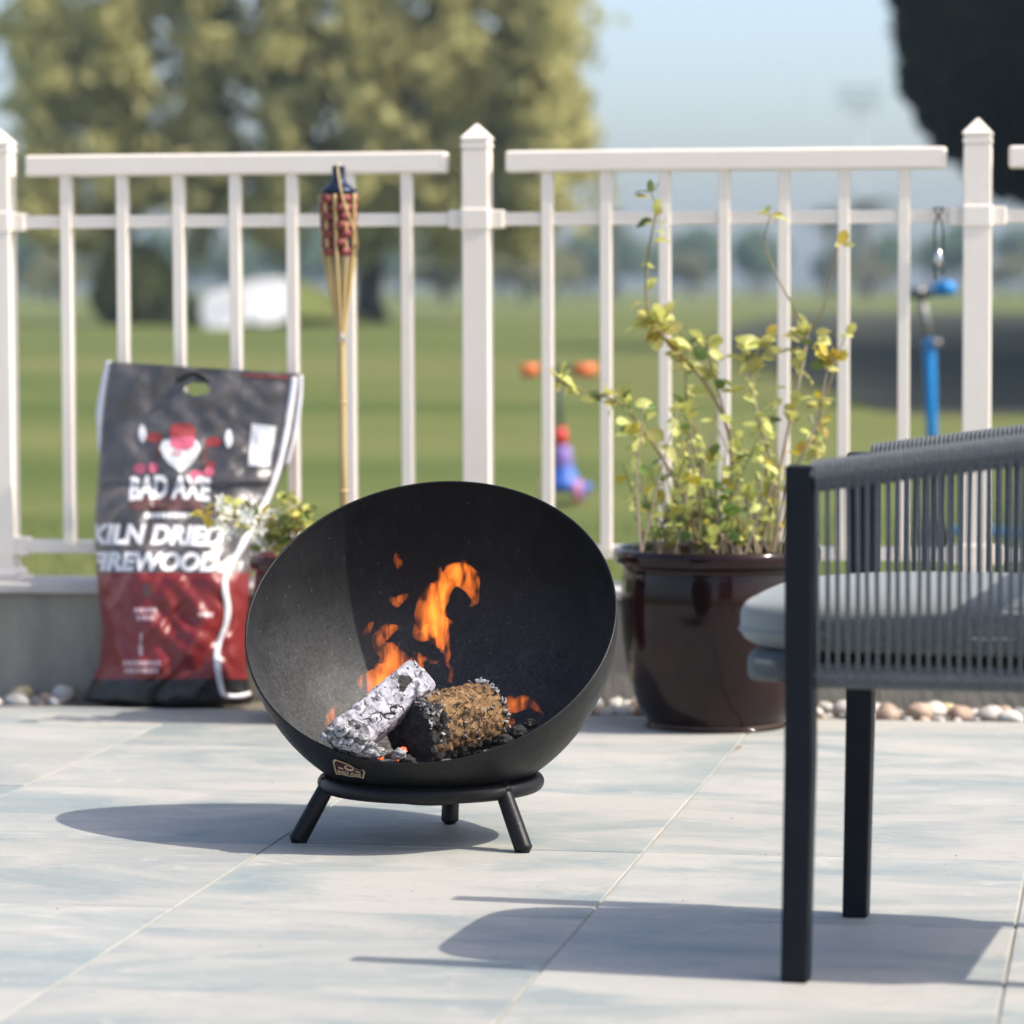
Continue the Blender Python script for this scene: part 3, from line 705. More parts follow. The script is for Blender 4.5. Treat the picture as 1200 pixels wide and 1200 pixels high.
flames = [
 ([(523, 776, 4), (524, 766, 9), (517, 752, 17), (509, 737, 32), (506, 718, 34), (511, 701, 28), (519, 687, 22), (527, 675, 22), (537, 671, 26), (547, 679, 25), (553, 692, 16), (556, 704, 8), (551, 711, 3)], 5.985, 1.0),
 ([(513, 742, 10), (503, 741, 17), (494, 744, 15), (488, 740, 9), (485, 730, 2)], 5.98, 0.8),
 ([(513, 704, 10), (519, 690, 12), (519, 678, 9), (516, 668, 5), (518, 662, 1.5)], 5.975, 0.8),
 ([(532, 680, 14), (540, 668, 13), (544, 660, 8), (541, 655, 2)], 5.99, 0.7),
 ([(516, 760, 12), (522, 744, 10), (521, 722, 6), (518, 705, 5), (524, 688, 6), (530, 682, 2)], 5.965, 1.1),
 ([(450, 816, 34), (452, 803, 46), (457, 789, 44), (460, 777, 34), (455, 766, 24), (447, 757, 15), (446, 748, 15), (452, 740, 14), (462, 736, 9), (471, 735, 2)], 6.0, 0.8),
 ([(466, 800, 10), (466, 784, 8), (461, 770, 6), (468, 755, 3), (469, 742, 1.5)], 5.985, 0.7),
 ([(452, 812, 20), (446, 802, 22), (438, 799, 10), (435, 794, 3)], 5.99, 0.9),
 ([(470, 800, 12), (478, 789, 20), (486, 778, 18), (490, 770, 10), (484, 765, 3)], 5.975, 1.3),
 ([(488, 781, 5), (497, 772, 6), (508, 776, 4), (515, 774, 3), (517, 768, 1)], 5.98, 1.3),
 ([(476, 803, 6), (466, 800, 9), (462, 796, 5), (466, 792, 2)], 5.97, 1.3),
 ([(470, 672, 1.5), (468, 664, 8), (465, 655, 9), (466, 646, 2)], 6.0, 0.5),
 ([(457, 698, 1.5), (460, 703, 8), (466, 705, 10), (473, 700, 8), (482, 694, 1.5)], 6.0, 0.9),
 ([(425, 748, 1.5), (428, 741, 6), (434, 734, 8), (438, 727, 1.5)], 6.02, 0.5),
 ([(582, 842, 6), (588, 832, 15), (597, 828, 17), (608, 827, 14), (618, 824, 12), (629, 830, 7), (638, 838, 1.5)], 5.94, 0.75),
 ([(588, 850, 8), (597, 846, 11), (604, 846, 4)], 5.93, 0.5),
 ([(600, 826, 6), (610, 820, 9), (619, 818, 6), (624, 820, 1.5)], 5.95, 0.7),
 ([(384, 850, 6), (387, 842, 11), (393, 834, 12), (398, 825, 7), (397, 818, 1.5)], 5.80, 1.0),
 ([(527, 800, 5), (529, 785, 5), (524, 776, 4), (526, 765, 1.5)], 5.99, 0.35),
]
for fi, (pts, Y, k) in enumerate(flames):
    c = catmull(pts, 10); NA = 40; N_ = len(c)
    vs = []
    for i, (px, py, wd) in enumerate(c):
        a = c[max(i - 1, 0)]; b = c[min(i + 1, N_ - 1)]
        tx, ty = b[0] - a[0], b[1] - a[1]; ln = math.hypot(tx, ty) or 1; nxp, nyp = -ty / ln, tx / ln
        yy = Y + 0.008 * math.sin(i * 0.21 + fi)
        sway = wd * 0.16 * noise.noise(Vector((i * 0.12, fi * 7.7, 0)))
        for q_ in range(NA):
            q = 2 * PI * q_ / NA
            rr = 1.12 + 0.15 * math.sin(3 * q + i * 0.11 + fi) + 0.40 * noise.noise(Vector((math.cos(q) * 1.6, math.sin(q) * 1.6, i * 0.13 + fi * 9)))
            ux = math.cos(q) * rr * wd * 0.5 + sway
            vs.append(P(px + nxp * ux, py + nyp * ux, yy + math.sin(q) * rr * wd * 0.21 * S(Y)))
    fs = [(i * NA + k_, i * NA + (k_ + 1) % NA, (i + 1) * NA + (k_ + 1) % NA, (i + 1) * NA + k_) for i in range(N_ - 1) for k_ in range(NA)]
    fs += [tuple(range(NA - 1, -1, -1)), tuple((N_ - 1) * NA + k_ for k_ in range(NA))]
    o = MB().add(vs, fs).build('flame', M['flame'] if k > 0.75 else M['flame_thin'], fire, smooth=True)
    rm_ = o.modifiers.new('clean', 'REMESH'); rm_.mode = 'VOXEL'; rm_.voxel_size = 0.0011; rm_.use_smooth_shade = True
# ------------------------------------------------------------------ rope armchair
M['chair_metal'] = mat('charcoal_metal', (0.0045, 0.0065, 0.010), 0.5, col2=(0.006, 0.008, 0.012), scale=20, spec=0.18, bump=0.06, bscale=250)
def rope_mat():
    m = mat('grey_rope', (0.105, 0.122, 0.13), 0.85, col2=(0.07, 0.082, 0.09), scale=160, bump=0.5, bscale=420, sheen=0.2)
    return m
M['rope'] = rope_mat()
M['cushion'] = mat('grey_fabric', (0.215, 0.235, 0.235), 0.95, col2=(0.18, 0.20, 0.20), scale=220, bump=0.25, bscale=500, sheen=0.3)
A0 = G(938, 1150); A0 = Vector((A0.x, A0.y, 0))
F0 = G(1008, 1074)
E2 = (Vector((F0.x, F0.y, 0)) - A0); CW = E2.length; E2.normalize(); E1 = Vector((E2.y, -E2.x, 0))
def C(a, b, z): return A0 + E1 * a + E2 * b + Z1 * z
CX = (E1, E2, Z1)
chair = thing('armchair', C(0.25, CW / 2, 0), 'charcoal metal armchair with grey rope sides and grey seat cushion', 'armchair')
zpost = P(945, 545, A0.y).z
LW = 0.038
for b in (0.0, CW):                                   # front legs rise to the arm
    m = MB()
    q = []
    for z, sh, h in ((0, -0.006, LW * 0.47), (0.30, 0.0, LW / 2), (zpost - (0.006 if b else 0), 0.0, LW / 2)):
        q += [C(sh + h * a, b + h * c, z) for a, c in ((-1, -1), (1, -1), (1, 1), (-1, 1))]
    m.add(q, [(4 * i + k, 4 * i + (k + 1) % 4, 4 * i + 4 + (k + 1) % 4, 4 * i + 4 + k) for i in range(2) for k in range(4)] + [(3, 2, 1, 0), (8, 9, 10, 11)])
    lg = m.build('leg', M['chair_metal'], chair, bevel=0.004, seg=3)
for b in (0.03, CW - 0.03):
    m = MB(); q = []
    for z, sh in ((0, 0.62), (0.36, 0.555), (0.74, 0.545)):
        h = LW / 2 * 0.95
        q += [C(sh + h * a, b + h * c, z) for a, c in ((-1, -1), (1, -1), (1, 1), (-1, 1))]
    m.add(q, [(4 * i + k, 4 * i + (k + 1) % 4, 4 * i + 4 + (k + 1) % 4, 4 * i + 4 + k) for i in range(2) for k in range(4)] + [(3, 2, 1, 0), (8, 9, 10, 11)])
    m.build('leg', M['chair_metal'], chair, bevel=0.004, seg=3)
# the U of rails: along one side, round the back, along the other side
D0, D1, RC = LW / 2 - 0.002, 0.575, 0.13
def upath(n=200):
    pts = []
    L1 = D1 - RC - D0; arc = PI / 2 * RC; L2 = CW - 2 * RC; tot = 2 * L1 + 2 * arc + L2
    for i in range(n + 1):
        s = tot * i / n
        if s < L1: p = (D0 + s, 0)
        elif s < L1 + arc: q = (s - L1) / RC; p = (D1 - RC + RC * math.sin(q), RC - RC * math.cos(q))
        elif s < L1 + arc + L2: p = (D1, RC + s - L1 - arc)
        elif s < L1 + 2 * arc + L2: q = (s - L1 - arc - L2) / RC; p = (D1 - RC + RC * math.cos(q), CW - RC + RC * math.sin(q))
        else: p = (D1 - RC - (s - L1 - 2 * arc - L2), CW)
        pts.append(p)
    return pts, tot
def ztop(a): return zpost - 0.0165 + 0.135 * a + 1.0 * max(0, a - 0.33) ** 1.45
ZLOW = P(1080, 812, A0.y - 0.1).z + 0.012
up_, tot = upath(400)
top = [C(a, b, ztop(a)) for a, b in up_]
low = [C(min(a, D1 - 0.03), 0.004 + b * (CW - 0.008) / CW, ZLOW) for a, b in up_]
MB().tube(top, 0.0165, 12).build('top_rail', M['chair_metal'], chair, smooth=True)
MB().tube(low, 0.0125, 12).build('lower_rail', M['chair_metal'], chair, smooth=True)
def wrap(path, r, pitch, total, name):
    turns = int(total / pitch); n = turns * 8; pts = []; N_ = len(path) - 1
    for i in range(n + 1):
        s = i / n * N_; k = min(int(s), N_ - 1); f = s - k
        p = path[k].lerp(path[k + 1], f); t = (path[k + 1] - path[k]).normalized()
        a = t.cross(Z1).normalized(); b = a.cross(t)
        q = 2 * PI * i / 8
        pts.append(p + (a * math.cos(q) + b * math.sin(q)) * r)
    MB().tube(pts, pitch * 0.53, 5).build(name, M['rope'], chair, smooth=True)
wrap(top, 0.0185, 0.0064, tot, 'top_rope_wrap')
wrap(low, 0.0140, 0.0064, tot, 'lower_rope_wrap')
ns = int(tot / 0.0130); rr = random.Random(3)
for i in range(ns):
    s = (i + 0.5) / ns * 400; k = int(s); f = s - k
    a = top[k].lerp(top[k + 1], f); b = low[k].lerp(low[k + 1], f)
    a = a + Z1 * -0.008; b = b + Z1 * 0.004
    t = (top[k + 1] - top[k]).normalized(); nrm = Vector((t.y, -t.x, 0)).normalized()
    sl = t * rr.uniform(-0.0015, 0.0015)
    off = nrm * 0.015
    MB().tube([a + off, a.lerp(b, 0.5) + off * 0.8 + sl, b + off * 0.8], 0.0031, 6).build('rope_strand', M['rope'], chair, smooth=True)
# seat: rope wrapped front beam, frame, cushion
fbm = [C(-0.052, 0.03 + (CW - 0.06) * i / 60, ZLOW + 0.004) for i in range(61)]
zc0 = ZLOW + 0.022
MB().box(C(0.235, CW / 2, ZLOW), (0.56, CW - 0.075, 0.026), CX).build('seat_frame', M['chair_metal'], chair, bevel=0.006)
def rounded_slab(a0, a1, b0, b1, z0, z1, rad, crown, name, m, ex=4.0):
    N1, N2 = 64, 40; vs = []; fs = []
    ca, cb, cz = (a0 + a1) / 2, (b0 + b1) / 2, (z0 + z1) / 2; ha, hb, hz = (a1 - a0) / 2, (b1 - b0) / 2, (z1 - z0) / 2
    for j in range(N2 + 1):
        ph = -PI / 2 + PI * j / N2; cp, sp_ = math.cos(ph), math.sin(ph)
        zf = math.copysign(abs(sp_) ** 0.55, sp_); rf_ = cp ** (0.28)
        for k in range(N1):
            q = 2 * PI * k / N1; c_, s_ = math.cos(q), math.sin(q)
            sx = math.copysign(abs(c_) ** 0.42, c_); sy = math.copysign(abs(s_) ** 0.42, s_)
            x, y = sx * rf_, sy * rf_
            e = rad / ha
            z = cz + hz * zf + (crown * (1 - x * x) * (1 - y * y) if zf > 0 else 0)
            vs.append(C(ca + ha * x, cb + hb * y, z + 0.0015 * noise.noise(Vector((x * 3, y * 3, zf)))))
    for j in range(N2):
        for k in range(N1): fs.append((j * N1 + k, j * N1 + (k + 1) % N1, (j + 1) * N1 + (k + 1) % N1, (j + 1) * N1 + k))
    return MB().add(vs, fs).build(name, m, chair, smooth=True)
zct = P(925, 684, A0.y + 0.12).z
rounded_slab(-0.088, 0.0, 0.032, CW - 0.032, ZLOW - 0.018, ZLOW + 0.026, 0.01, 0.0, 'front_beam', M['rope'])
cu = rounded_slab(-0.108, 0.51, 0.026, CW - 0.026, ZLOW + 0.020, zct - 0.012, 0.03, 0.016, 'seat_cushion', M['cushion'])
pip = []
for k in range(120):
    q = 2 * PI * k / 120; c_, s_ = math.cos(q), math.sin(q)
    x = math.copysign(abs(c_) ** 0.42, c_); y = math.copysign(abs(s_) ** 0.42, s_)
    pip.append(C(0.201 + 0.309 * x, CW / 2 + (CW / 2 - 0.0265) * y, (ZLOW + zct) / 2 - 0.006))
MB().tube(pip, 0.0028, 6, closed=True).build('piping', M['cushion'], cu, smooth=True)
# ------------------------------------------------------------------ firewood bag leaning on the fence
M['bag_dark'] = mat('bag_charcoal_plastic', (0.055, 0.047, 0.046), 0.36, col2=(0.12, 0.105, 0.10), scale=7, detail=7, lo=0.42, hi=0.68, bump=0.8, bscale=20, spec=0.9)
M['bag_red'] = mat('bag_red_plastic', (0.22, 0.022, 0.022), 0.35, col2=(0.17, 0.018, 0.019), scale=9, bump=0.5, bscale=18)
M['bag_black'] = mat('bag_black_plastic', (0.012, 0.011, 0.012), 0.4, bump=0.2, bscale=20, scale=5)
M['print_white'] = mat('print_white', (0.72, 0.71, 0.72), 0.4)
M['print_red'] = mat('print_red', (0.30, 0.045, 0.045), 0.4)
M['print_pink'] = mat('print_pink', (0.62, 0.13, 0.20), 0.4)
M['print_brown'] = mat('print_brown', (0.12, 0.055, 0.05), 0.4)
M['print_lilac'] = mat('print_lilac', (0.55, 0.36, 0.38), 0.4)
M['seam_white'] = mat('seam_white', (0.72, 0.71, 0.74), 0.45)
# rows: photo y, left x, right x, depth of the middle, front swell, back swell
ROWS = [(424, 129, 352, 8.125, 0.010, 0.008), (450, 125, 351, 8.122, 0.014, 0.010), (500, 119, 345, 8.115, 0.022, 0.014), (550, 115, 333, 8.10, 0.040, 0.020),
        (600, 111, 312, 8.065, 0.070, 0.032), (640, 111, 300, 8.025, 0.095, 0.045), (680, 114, 293, 7.985, 0.11, 0.06), (740, 121, 288, 7.96, 0.118, 0.07),
        (780, 116, 288, 7.95, 0.115, 0.075), (805, 104, 292, 7.945, 0.11, 0.08), (820, 96, 298, 7.94, 0.105, 0.08), (831, 104, 290, 7.94, 0.08, 0.06)]
def brow(y):
    return interp(ROWS, max(424, min(831, y)))
def skew(y): return 14 * max(0, min(1, (560 - y) / 135))
def bag_surf(u, y, side, off=0.0):
    """u 0..1 across, y = row, side -1 front / 1 back"""
    L_, R_, Yc, df, db = brow(y); Yc = Yc + 0.012 - 0.075 * u
    x = L_ + (R_ - L_) * u; q = 2 * u - 1
    if side < 0:
        sw = (1 - abs(q) ** 2.6) ** 0.62
        cr = 0.0
        k = max(0.75, min(1, df / 0.03)); cr = 0.010 * k if df < 0.05 else 0.0
        # folds: fine crumples above, long diagonal creases below
        cr += 0.0100 * noise.noise(Vector((u * 5.5 + y * 0.012, y * 0.016, 2))) * k
        cr += 0.0085 * noise.noise(Vector((u * 9 - y * 0.03, y * 0.035, 7))) * k
        cr += 0.0065 * (1 - abs(noise.noise(Vector((u * 7 + y * 0.02, y * 0.02, 11)))) * 2.2) * k
        f1 = noise.voronoi(Vector((u * 5.0 + 0.6 * noise.noise(Vector((u * 3, y * 0.02, 1))), y * 0.021, 4)))[0]
        cr += 0.020 * (0.55 - f1[0]) * k
        Y = Yc - df * sw - cr * (0.25 + 0.9 * sw) - off
    else:
        sw = (1 - abs(q) ** 2.6) ** 0.62; Y = Yc + db * sw
    p = P(x, y + skew(y) * u, Y)
    if p.z < 0.002: p.z = 0.002 + (off if side < 0 else 0)
    return p
bag = thing('firewood_bag', Vector((P(200, 829, 7.94).x, 7.94, 0)), 'crumpled charcoal and red plastic firewood sack leaning against the fence', 'sack')
NU, NY = 84, 150
bm_ = MB(); idx = {}
def ycol(j): return 424 + (831 - 424) * j / NY
vs = []
for side in (-1, 1):
    for j in range(NY + 1):
        for i in range(NU + 1):
            if side == 1 and i in (0, NU): idx[(side, i, j)] = idx[(-1, i, j)]; continue
            idx[(side, i, j)] = len(vs); vs.append(bag_surf(i / NU, ycol(j), side))
bm_.v = vs
for side in (-1, 1):
    for j in range(NY):
        for i in range(NU):
            y = ycol(j + 0.5); u = (i + 0.5) / NU
            L_, R_ = brow(y)[:2]; x = L_ + (R_ - L_) * u
            if ((x - 231) / 15) ** 2 + ((y + skew(y) * u - 456) / 7.5) ** 2 < 1: continue
            f = [idx[(side, i, j)], idx[(side, i + 1, j)], idx[(side, i + 1, j + 1)], idx[(side, i, j + 1)]]
            if side == -1: f.reverse()
            bm_.f.append(tuple(f)); bm_.m.append(0 if y < 671 else (1 if y < 797 else 2))
for i in range(NU):                                   # base
    bm_.f.append((idx[(-1, i, NY)], idx[(-1, i + 1, NY)], idx[(1, i + 1, NY)], idx[(1, i, NY)])); bm_.m.append(2)
sack = bm_.build('sack_body', [M['bag_dark'], M['bag_red'], M['bag_black']], bag, smooth=True)
def on_bag(px, py, off):
    u = 0.5; y = py
    for _ in range(4):
        L_, R_ = brow(y)[:2]; u = (px - L_) / (R_ - L_); y = py - skew(y) * max(0, min(1, u))
    return bag_surf(max(0.004, min(0.996, u)), y, -1, off)
def rect(x0, y0, x1, y1, dx=0.0, dy=0.0, off=0.0022, bend=0.0):
    """unit box -> photo rectangle laid on the sack; dx leans, dy drops to the right"""
    return lambda x, y: on_bag(x0 + (x1 - x0) * x + dx * y, y1 + (y0 - y1) * y + dy * x + bend * (4 * (x - 0.5) ** 2), off)
conform(text_mesh('KILN DRIED', 0.05, 0.22), rect(104, 613, 262, 637, 0, 3, bend=1.0), 'lettering', M['print_white'], sack, 40, 7)
conform(text_mesh('FIREWOOD', 0.05, 0.22), rect(103, 646, 257, 669, 0, 1, bend=0.5), 'lettering', M['print_white'], sack, 40, 7)
conform(text_mesh('BAD AXE', 0.045, 0.10), rect(151, 556, 247, 584, 0, 1, bend=3.0), 'lettering', M['print_white'], sack, 30, 7)
sq1 = [(0, 0), (1, 0), (1, 1), (0, 1)]
conform(poly_bm([(0, 0), (0.5, 0.5), (1, 0), (0.94, 0.75), (0.5, 1), (0.06, 0.75)]), rect(150, 578, 240, 598, off=0.0016), 'brown_banner', M['print_brown'], sack, 18, 5)
def blob(cx, cy, rx, ry, m, nm, seed=0, off=0.0022, n=22, am=0.16):
    pts = [(cx + rx * math.cos(2 * PI * k / n) * (1 + am * noise.noise(Vector((math.cos(2 * PI * k / n) * 2, math.sin(2 * PI * k / n) * 2, seed)))),
            cy + ry * math.sin(2 * PI * k / n) * (1 + am * noise.noise(Vector((math.cos(2 * PI * k / n) * 2, math.sin(2 * PI * k / n) * 2, seed + 4))))) for k in range(n)]
    x0, x1 = cx - rx * 1.3, cx + rx * 1.3; y0, y1 = cy - ry * 1.3, cy + ry * 1.3
    conform(poly_bm([((a - x0) / (x1 - x0), 1 - (b - y0) / (y1 - y0)) for a, b in pts]), rect(x0, y0, x1, y1, off=off), nm, m, sack, 8, 8)
# printed emblem: pale beard-like fan, red cap, red and pink marks either side
conform(poly_bm([(0, 0.72), (0.08, 0.95), (0.3, 1), (0.7, 1), (0.92, 0.95), (1, 0.7), (0.9, 0.45), (0.76, 0.22), (0.62, 0.12), (0.5, 0), (0.38, 0.14), (0.24, 0.24), (0.1, 0.46)]), rect(187, 514, 235, 554), 'emblem', M['print_white'], sack, 10, 8)
conform(poly_bm([(0.02, 0), (0.5, 0.14), (0.98, 0), (1, 0.7), (0.85, 1), (0.15, 1), (0, 0.7)]), rect(199, 496, 229, 518, off=0.003), 'emblem', M['print_red'], sack, 8, 5)
conform(poly_bm([(0, 0.3), (0.3, 0), (0.7, 0), (1, 0.3), (1, 1), (0, 1)]), rect(200, 512, 228, 527, off=0.0034), 'emblem', M['print_pink'], sack, 7, 4)
blob(207, 531, 6, 4, M['print_lilac'], 'emblem', 3, 0.0034)
for cx, cy, rx, ry, m_, s in ((181, 512, 10, 6, 'print_red', 1), (167, 508, 4.5, 11, 'print_white', 2), (250, 518, 10, 6, 'print_red', 3), (268, 514, 4.5, 11, 'print_white', 4),
                              (240, 536, 4, 12, 'print_brown', 8), (184, 530, 3.5, 10, 'print_brown', 9), (164, 549, 8, 6, 'print_pink', 5), (180, 548, 6, 6, 'print_pink', 6), (230, 557, 8, 6, 'print_pink', 7), (245, 553, 6, 6, 'print_pink', 8), (248, 544, 4, 4, 'print_red', 5)):
    blob(cx, cy, rx, ry, M[m_], 'emblem', s)
conform(poly_bm([(0.24, 0), (0.82, 0), (1, 0.92), (0.34, 1)]), rect(280, 496, 324, 546), 'white_panel', M['print_white'], sack, 8, 8)
rt_ = random.Random(5)
def dashes(x0, x1, y, h, m, gapk=0.25, wmin=3, wmax=6):
    x = x0
    while x < x1:
        wd = rt_.uniform(wmin, wmax)
        conform(poly_bm(sq1), rect(x, y, min(x + wd, x1), y + h), 'fine_print', m, sack, 2, 2); x += wd + 1.3
dashes(170, 222, 601, 6, M['print_white'])
for (x0, x1, y, h) in ((157, 183, 712, 6), (160, 180, 721, 6), (144, 188, 774, 6), (146, 186, 783, 6), (232, 250, 718, 5)):
    dashes(x0, x1, y, h, M['print_lilac'])
conform(poly_bm([(0.35, 0), (0.65, 0), (0.7, 0.4), (0.55, 0.5), (0.66, 1), (0.4, 1), (0.46, 0.5), (0.3, 0.4)]), rect(158, 742, 172, 768), 'small_mark', M['print_lilac'], sack, 3, 5)
blob(172, 692, 6, 8, M['print_brown'], 'small_mark', 2)
# white heat-sealed seams
def strip(path, wd, name, m, off=0.003, thick=0.0012):
    c = catmull([(a, b, 0) for a, b in path], 8); vs = []
    for i, (x, y, _) in enumerate(c):
        a = c[max(i - 1, 0)]; b = c[min(i + 1, len(c) - 1)]; tx, ty = b[0] - a[0], b[1] - a[1]; ln = math.hypot(tx, ty); n_ = (-ty / ln, tx / ln)
        w_ = wd * (1 + 0.12 * math.sin(i * 0.23))
        vs += [on_bag(x + n_[0] * w_ / 2, y + n_[1] * w_ / 2, off), on_bag(x - n_[0] * w_ / 2, y - n_[1] * w_ / 2, off)]
    o = MB().add(vs, [(2 * i, 2 * i + 1, 2 * i + 3, 2 * i + 2) for i in range(len(c) - 1)]).build(name, m, sack, smooth=True)
    sl = o.modifiers.new('thick', 'SOLIDIFY'); sl.thickness = thick; sl.offset = 0
strip([(345, 442), (340, 480), (333, 520), (323, 560), (306, 600), (284, 640), (266, 672), (264, 690), (267, 715), (264, 735), (257, 752), (254, 770), (258, 800), (262, 815)], 7, 'seam', M['seam_white'])
strip([(262, 815), (278, 816), (294, 812)], 5, 'seam', M['seam_white'])
def fin(path, name):
    c = catmull([(a, b, d, 0) for a, b, d in path], 6); vs = []
    for x0, y, x1, _ in c:
        L_, R_, Yc = brow(y)[:3]; Yc = Yc + 0.012 - 0.075 * ((x0 - L_) / (R_ - L_)); vs += [P(x0, y, Yc - 0.001), P(x1, y, Yc - 0.004)]
    o = MB().add(vs, [(2 * i, 2 * i + 1, 2 * i + 3, 2 * i + 2) for i in range(len(c) - 1)]).build(name, M['seam_white'], sack, smooth=True)
    sl = o.modifiers.new('thick', 'SOLIDIFY'); sl.thickness = 0.0015
fin([(124, 423, 131), (119, 445, 127), (113, 480, 123), (114, 510, 121), (117, 540, 118)], 'side_fin')
fin([(349, 440, 355), (346, 470, 354), (340, 510, 348), (333, 545, 338)], 'side_fin')
# dark carry flap over the hand hole and red top edge
fl_ = [P(205 + 46 * k / 10, 441 + skew(436) * 0.45 - 10 * math.sin(PI * k / 10) ** 1.5, 8.075) for k in range(11)]
MB().tube(fl_, [0.004] + [0.010] * 9 + [0.004], 10, flat=0.5).build('carry_flap', M['bag_black'], sack, smooth=True)
strip([(285, 440), (310, 441), (338, 443)], 2.5, 'top_edge', M['print_red'], 0.002)

# ------------------------------------------------------------------ glazed pots
def glaze(name, a, b, c3):
    m = mat(name, a, 0.07, col2=b, scale=5, detail=6, stretch=(1, 1, 0.5), lo=0.4, hi=0.7, bump=0.10, bscale=14, spec=0.30, rough2=0.12)
    return m
M['glaze'] = glaze('dark_brown_glaze', (0.006, 0.0025, 0.0025), (0.022, 0.004, 0.004), None)
M['glaze_red'] = glaze('dark_red_glaze', (0.05, 0.010, 0.010), (0.09, 0.018, 0.014), None)
M['raw_clay'] = mat('raw_clay', (0.18, 0.12, 0.09), 0.85, col2=(0.10, 0.07, 0.05), scale=40)
M['soil'] = mat('soil', (0.035, 0.024, 0.016), 0.95, col2=(0.06, 0.045, 0.03), scale=50, bump=1.0, bscale=90)
PC = P(840, 760, 7.47); PC.z = 0
rim = 122 * S(7.47); ph = P(840, 650, 7.47 - rim).z
def make_pot(c, rim, h, m, label, wide_base=0.70):
    t = thing('flower_pot', c, label, 'flower pot')
    r = rim
    pr = [(0.001, 0.004), (r * wide_base * 0.93, 0.004), (r * wide_base * 0.96, 0.010), (r * wide_base, 0.022), (r * (wide_base + 0.08), h * 0.14), (r * 0.865, h * 0.33), (r * 0.915, h * 0.52), (r * 0.93, h * 0.70), (r * 0.915, h * 0.83), (r * 0.905, h * 0.885),
          (r * 0.93, h * 0.905), (r * 0.985, h * 0.925), (r, h * 0.95), (r, h * 0.975), (r * 0.985, h * 0.993), (r * 0.96, h), (r * 0.93, h * 0.995), (r * 0.90, h * 0.97), (r * 0.875, h * 0.90), (r * 0.87, h * 0.80)]
    MB().lathe(catmull(pr, 4), c, 72).build('vessel', m, t, smooth=True)
    MB().lathe([(r * wide_base * 0.955, 0.0), (r * wide_base * 0.965, 0.006), (r * wide_base * 0.965, 0.012)], c, 64).build('foot_ring', M['raw_clay'], t, smooth=True)
    so = MB(); vs = []
    for i in range(9):
        for k in range(48):
            q = 2 * PI * k / 48; rr_ = r * 0.868 * i / 8; p = Vector((c.x + rr_ * math.cos(q), c.y + rr_ * math.sin(q), h * 0.885))
            p.z += 0.010 * noise.noise(p * 30) if i < 8 else 0; vs.append(p)
    so.add(vs, [(i * 48 + k, i * 48 + (k + 1) % 48, (i + 1) * 48 + (k + 1) % 48, (i + 1) * 48 + k) for i in range(8) for k in range(48)])
    so.build('soil', M['soil'], t, smooth=True)
    return t
pot = make_pot(PC, rim, ph, M['glaze'], 'large glossy dark brown glazed pot holding the leggy yellow green shrub')
P2 = P(372, 760, 7.60); P2.z = 0
r2, h2 = 0.145, P(372, 655, 7.46).z
pot2 = make_pot(P2, r2, h2, M['glaze_red'], 'smaller dark red glazed pot behind the fire bowl beside the sack')

# ------------------------------------------------------------------ plants
M['stem'] = mat('plant_stem', (0.27, 0.21, 0.09), 0.8, col2=(0.20, 0.15, 0.07), scale=30)
M['dry_stem'] = mat('dry_stem', (0.36, 0.29, 0.22), 0.85, col2=(0.26, 0.20, 0.15), scale=30)
M['leaf_y'] = mat('leaf_yellow_green', (0.46, 0.45, 0.115), 0.5, rand=0.25, trans=0.42, col2=(0.55, 0.53, 0.19), scale=60)
M['leaf_g'] = mat('leaf_green', (0.10, 0.15, 0.035), 0.5, rand=0.3, trans=0.3, col2=(0.15, 0.20, 0.04), scale=60)
M['leaf_o'] = mat('leaf_ochre', (0.48, 0.33, 0.035), 0.5, rand=0.2, trans=0.35, col2=(0.5, 0.4, 0.06), scale=60)
M['petal'] = mat('white_petal', (0.78, 0.77, 0.68), 0.6, rand=0.05, trans=0.3)
def leaf_mesh(name, ln, wd, m, fold=0.25, curl=0.25):
    vs, fs = [], []; n = 5
    for i in range(n + 1):
        t = i / n; w_ = wd * math.sin(PI * min(1, t * 0.92 + 0.08)) ** 0.75 * (1 if i < n else 0.15) / 2
        z = -curl * ln * t * t
        vs += [(t * ln, -w_, z + fold * w_), (t * ln, 0, z), (t * ln, w_, z + fold * w_)]
    for i in range(n):
        a = 3 * i; fs += [(a, a + 1, a + 4, a + 3), (a + 1, a + 2, a + 5, a + 4)]
    me = bpy.data.meshes.new(name); me.from_pydata(vs, [], fs); me.materials.append(m)
    me.polygons.foreach_set('use_smooth', [True] * len(me.polygons)); return me
LM = {k: [leaf_mesh('leaf', 1.0, w_, M[k], 0.3, c_) for w_, c_ in ((0.72, 0.2), (0.62, 0.45), (0.8, -0.1))] for k in ('leaf_y', 'leaf_g', 'leaf_o')}
rl = random.Random(17)
def rquat(dirv, r):
    q = dirv.to_track_quat('X', 'Z'); return q @ Quaternion((1, 0, 0), r.uniform(-1.2, 1.2)) @ Quaternion((0, 1, 0), r.uniform(-0.5, 0.5))
def stem(path, r0, r1, root, m, Y0, Yj=0.0):
    pts = [P(x, y, Y0 + Yj * i / max(1, len(path) - 1)) for i, (x, y) in enumerate(path)]
    pts = [Vector(p) for p in catmull(pts, 5)]
    n = len(pts); MB().tube(pts, [r0 + (r1 - r0) * i / (n - 1) for i in range(n)], 6).build('stem', m, root, smooth=True); return pts
shrub = thing('leggy_shrub', (PC.x, PC.y, ph * 0.885), 'leggy yellow green shrub with sparse round leaves in the large brown pot', 'shrub')
LOW = MB()
LKEY = ('leaf_y', 'leaf_g', 'leaf_o')
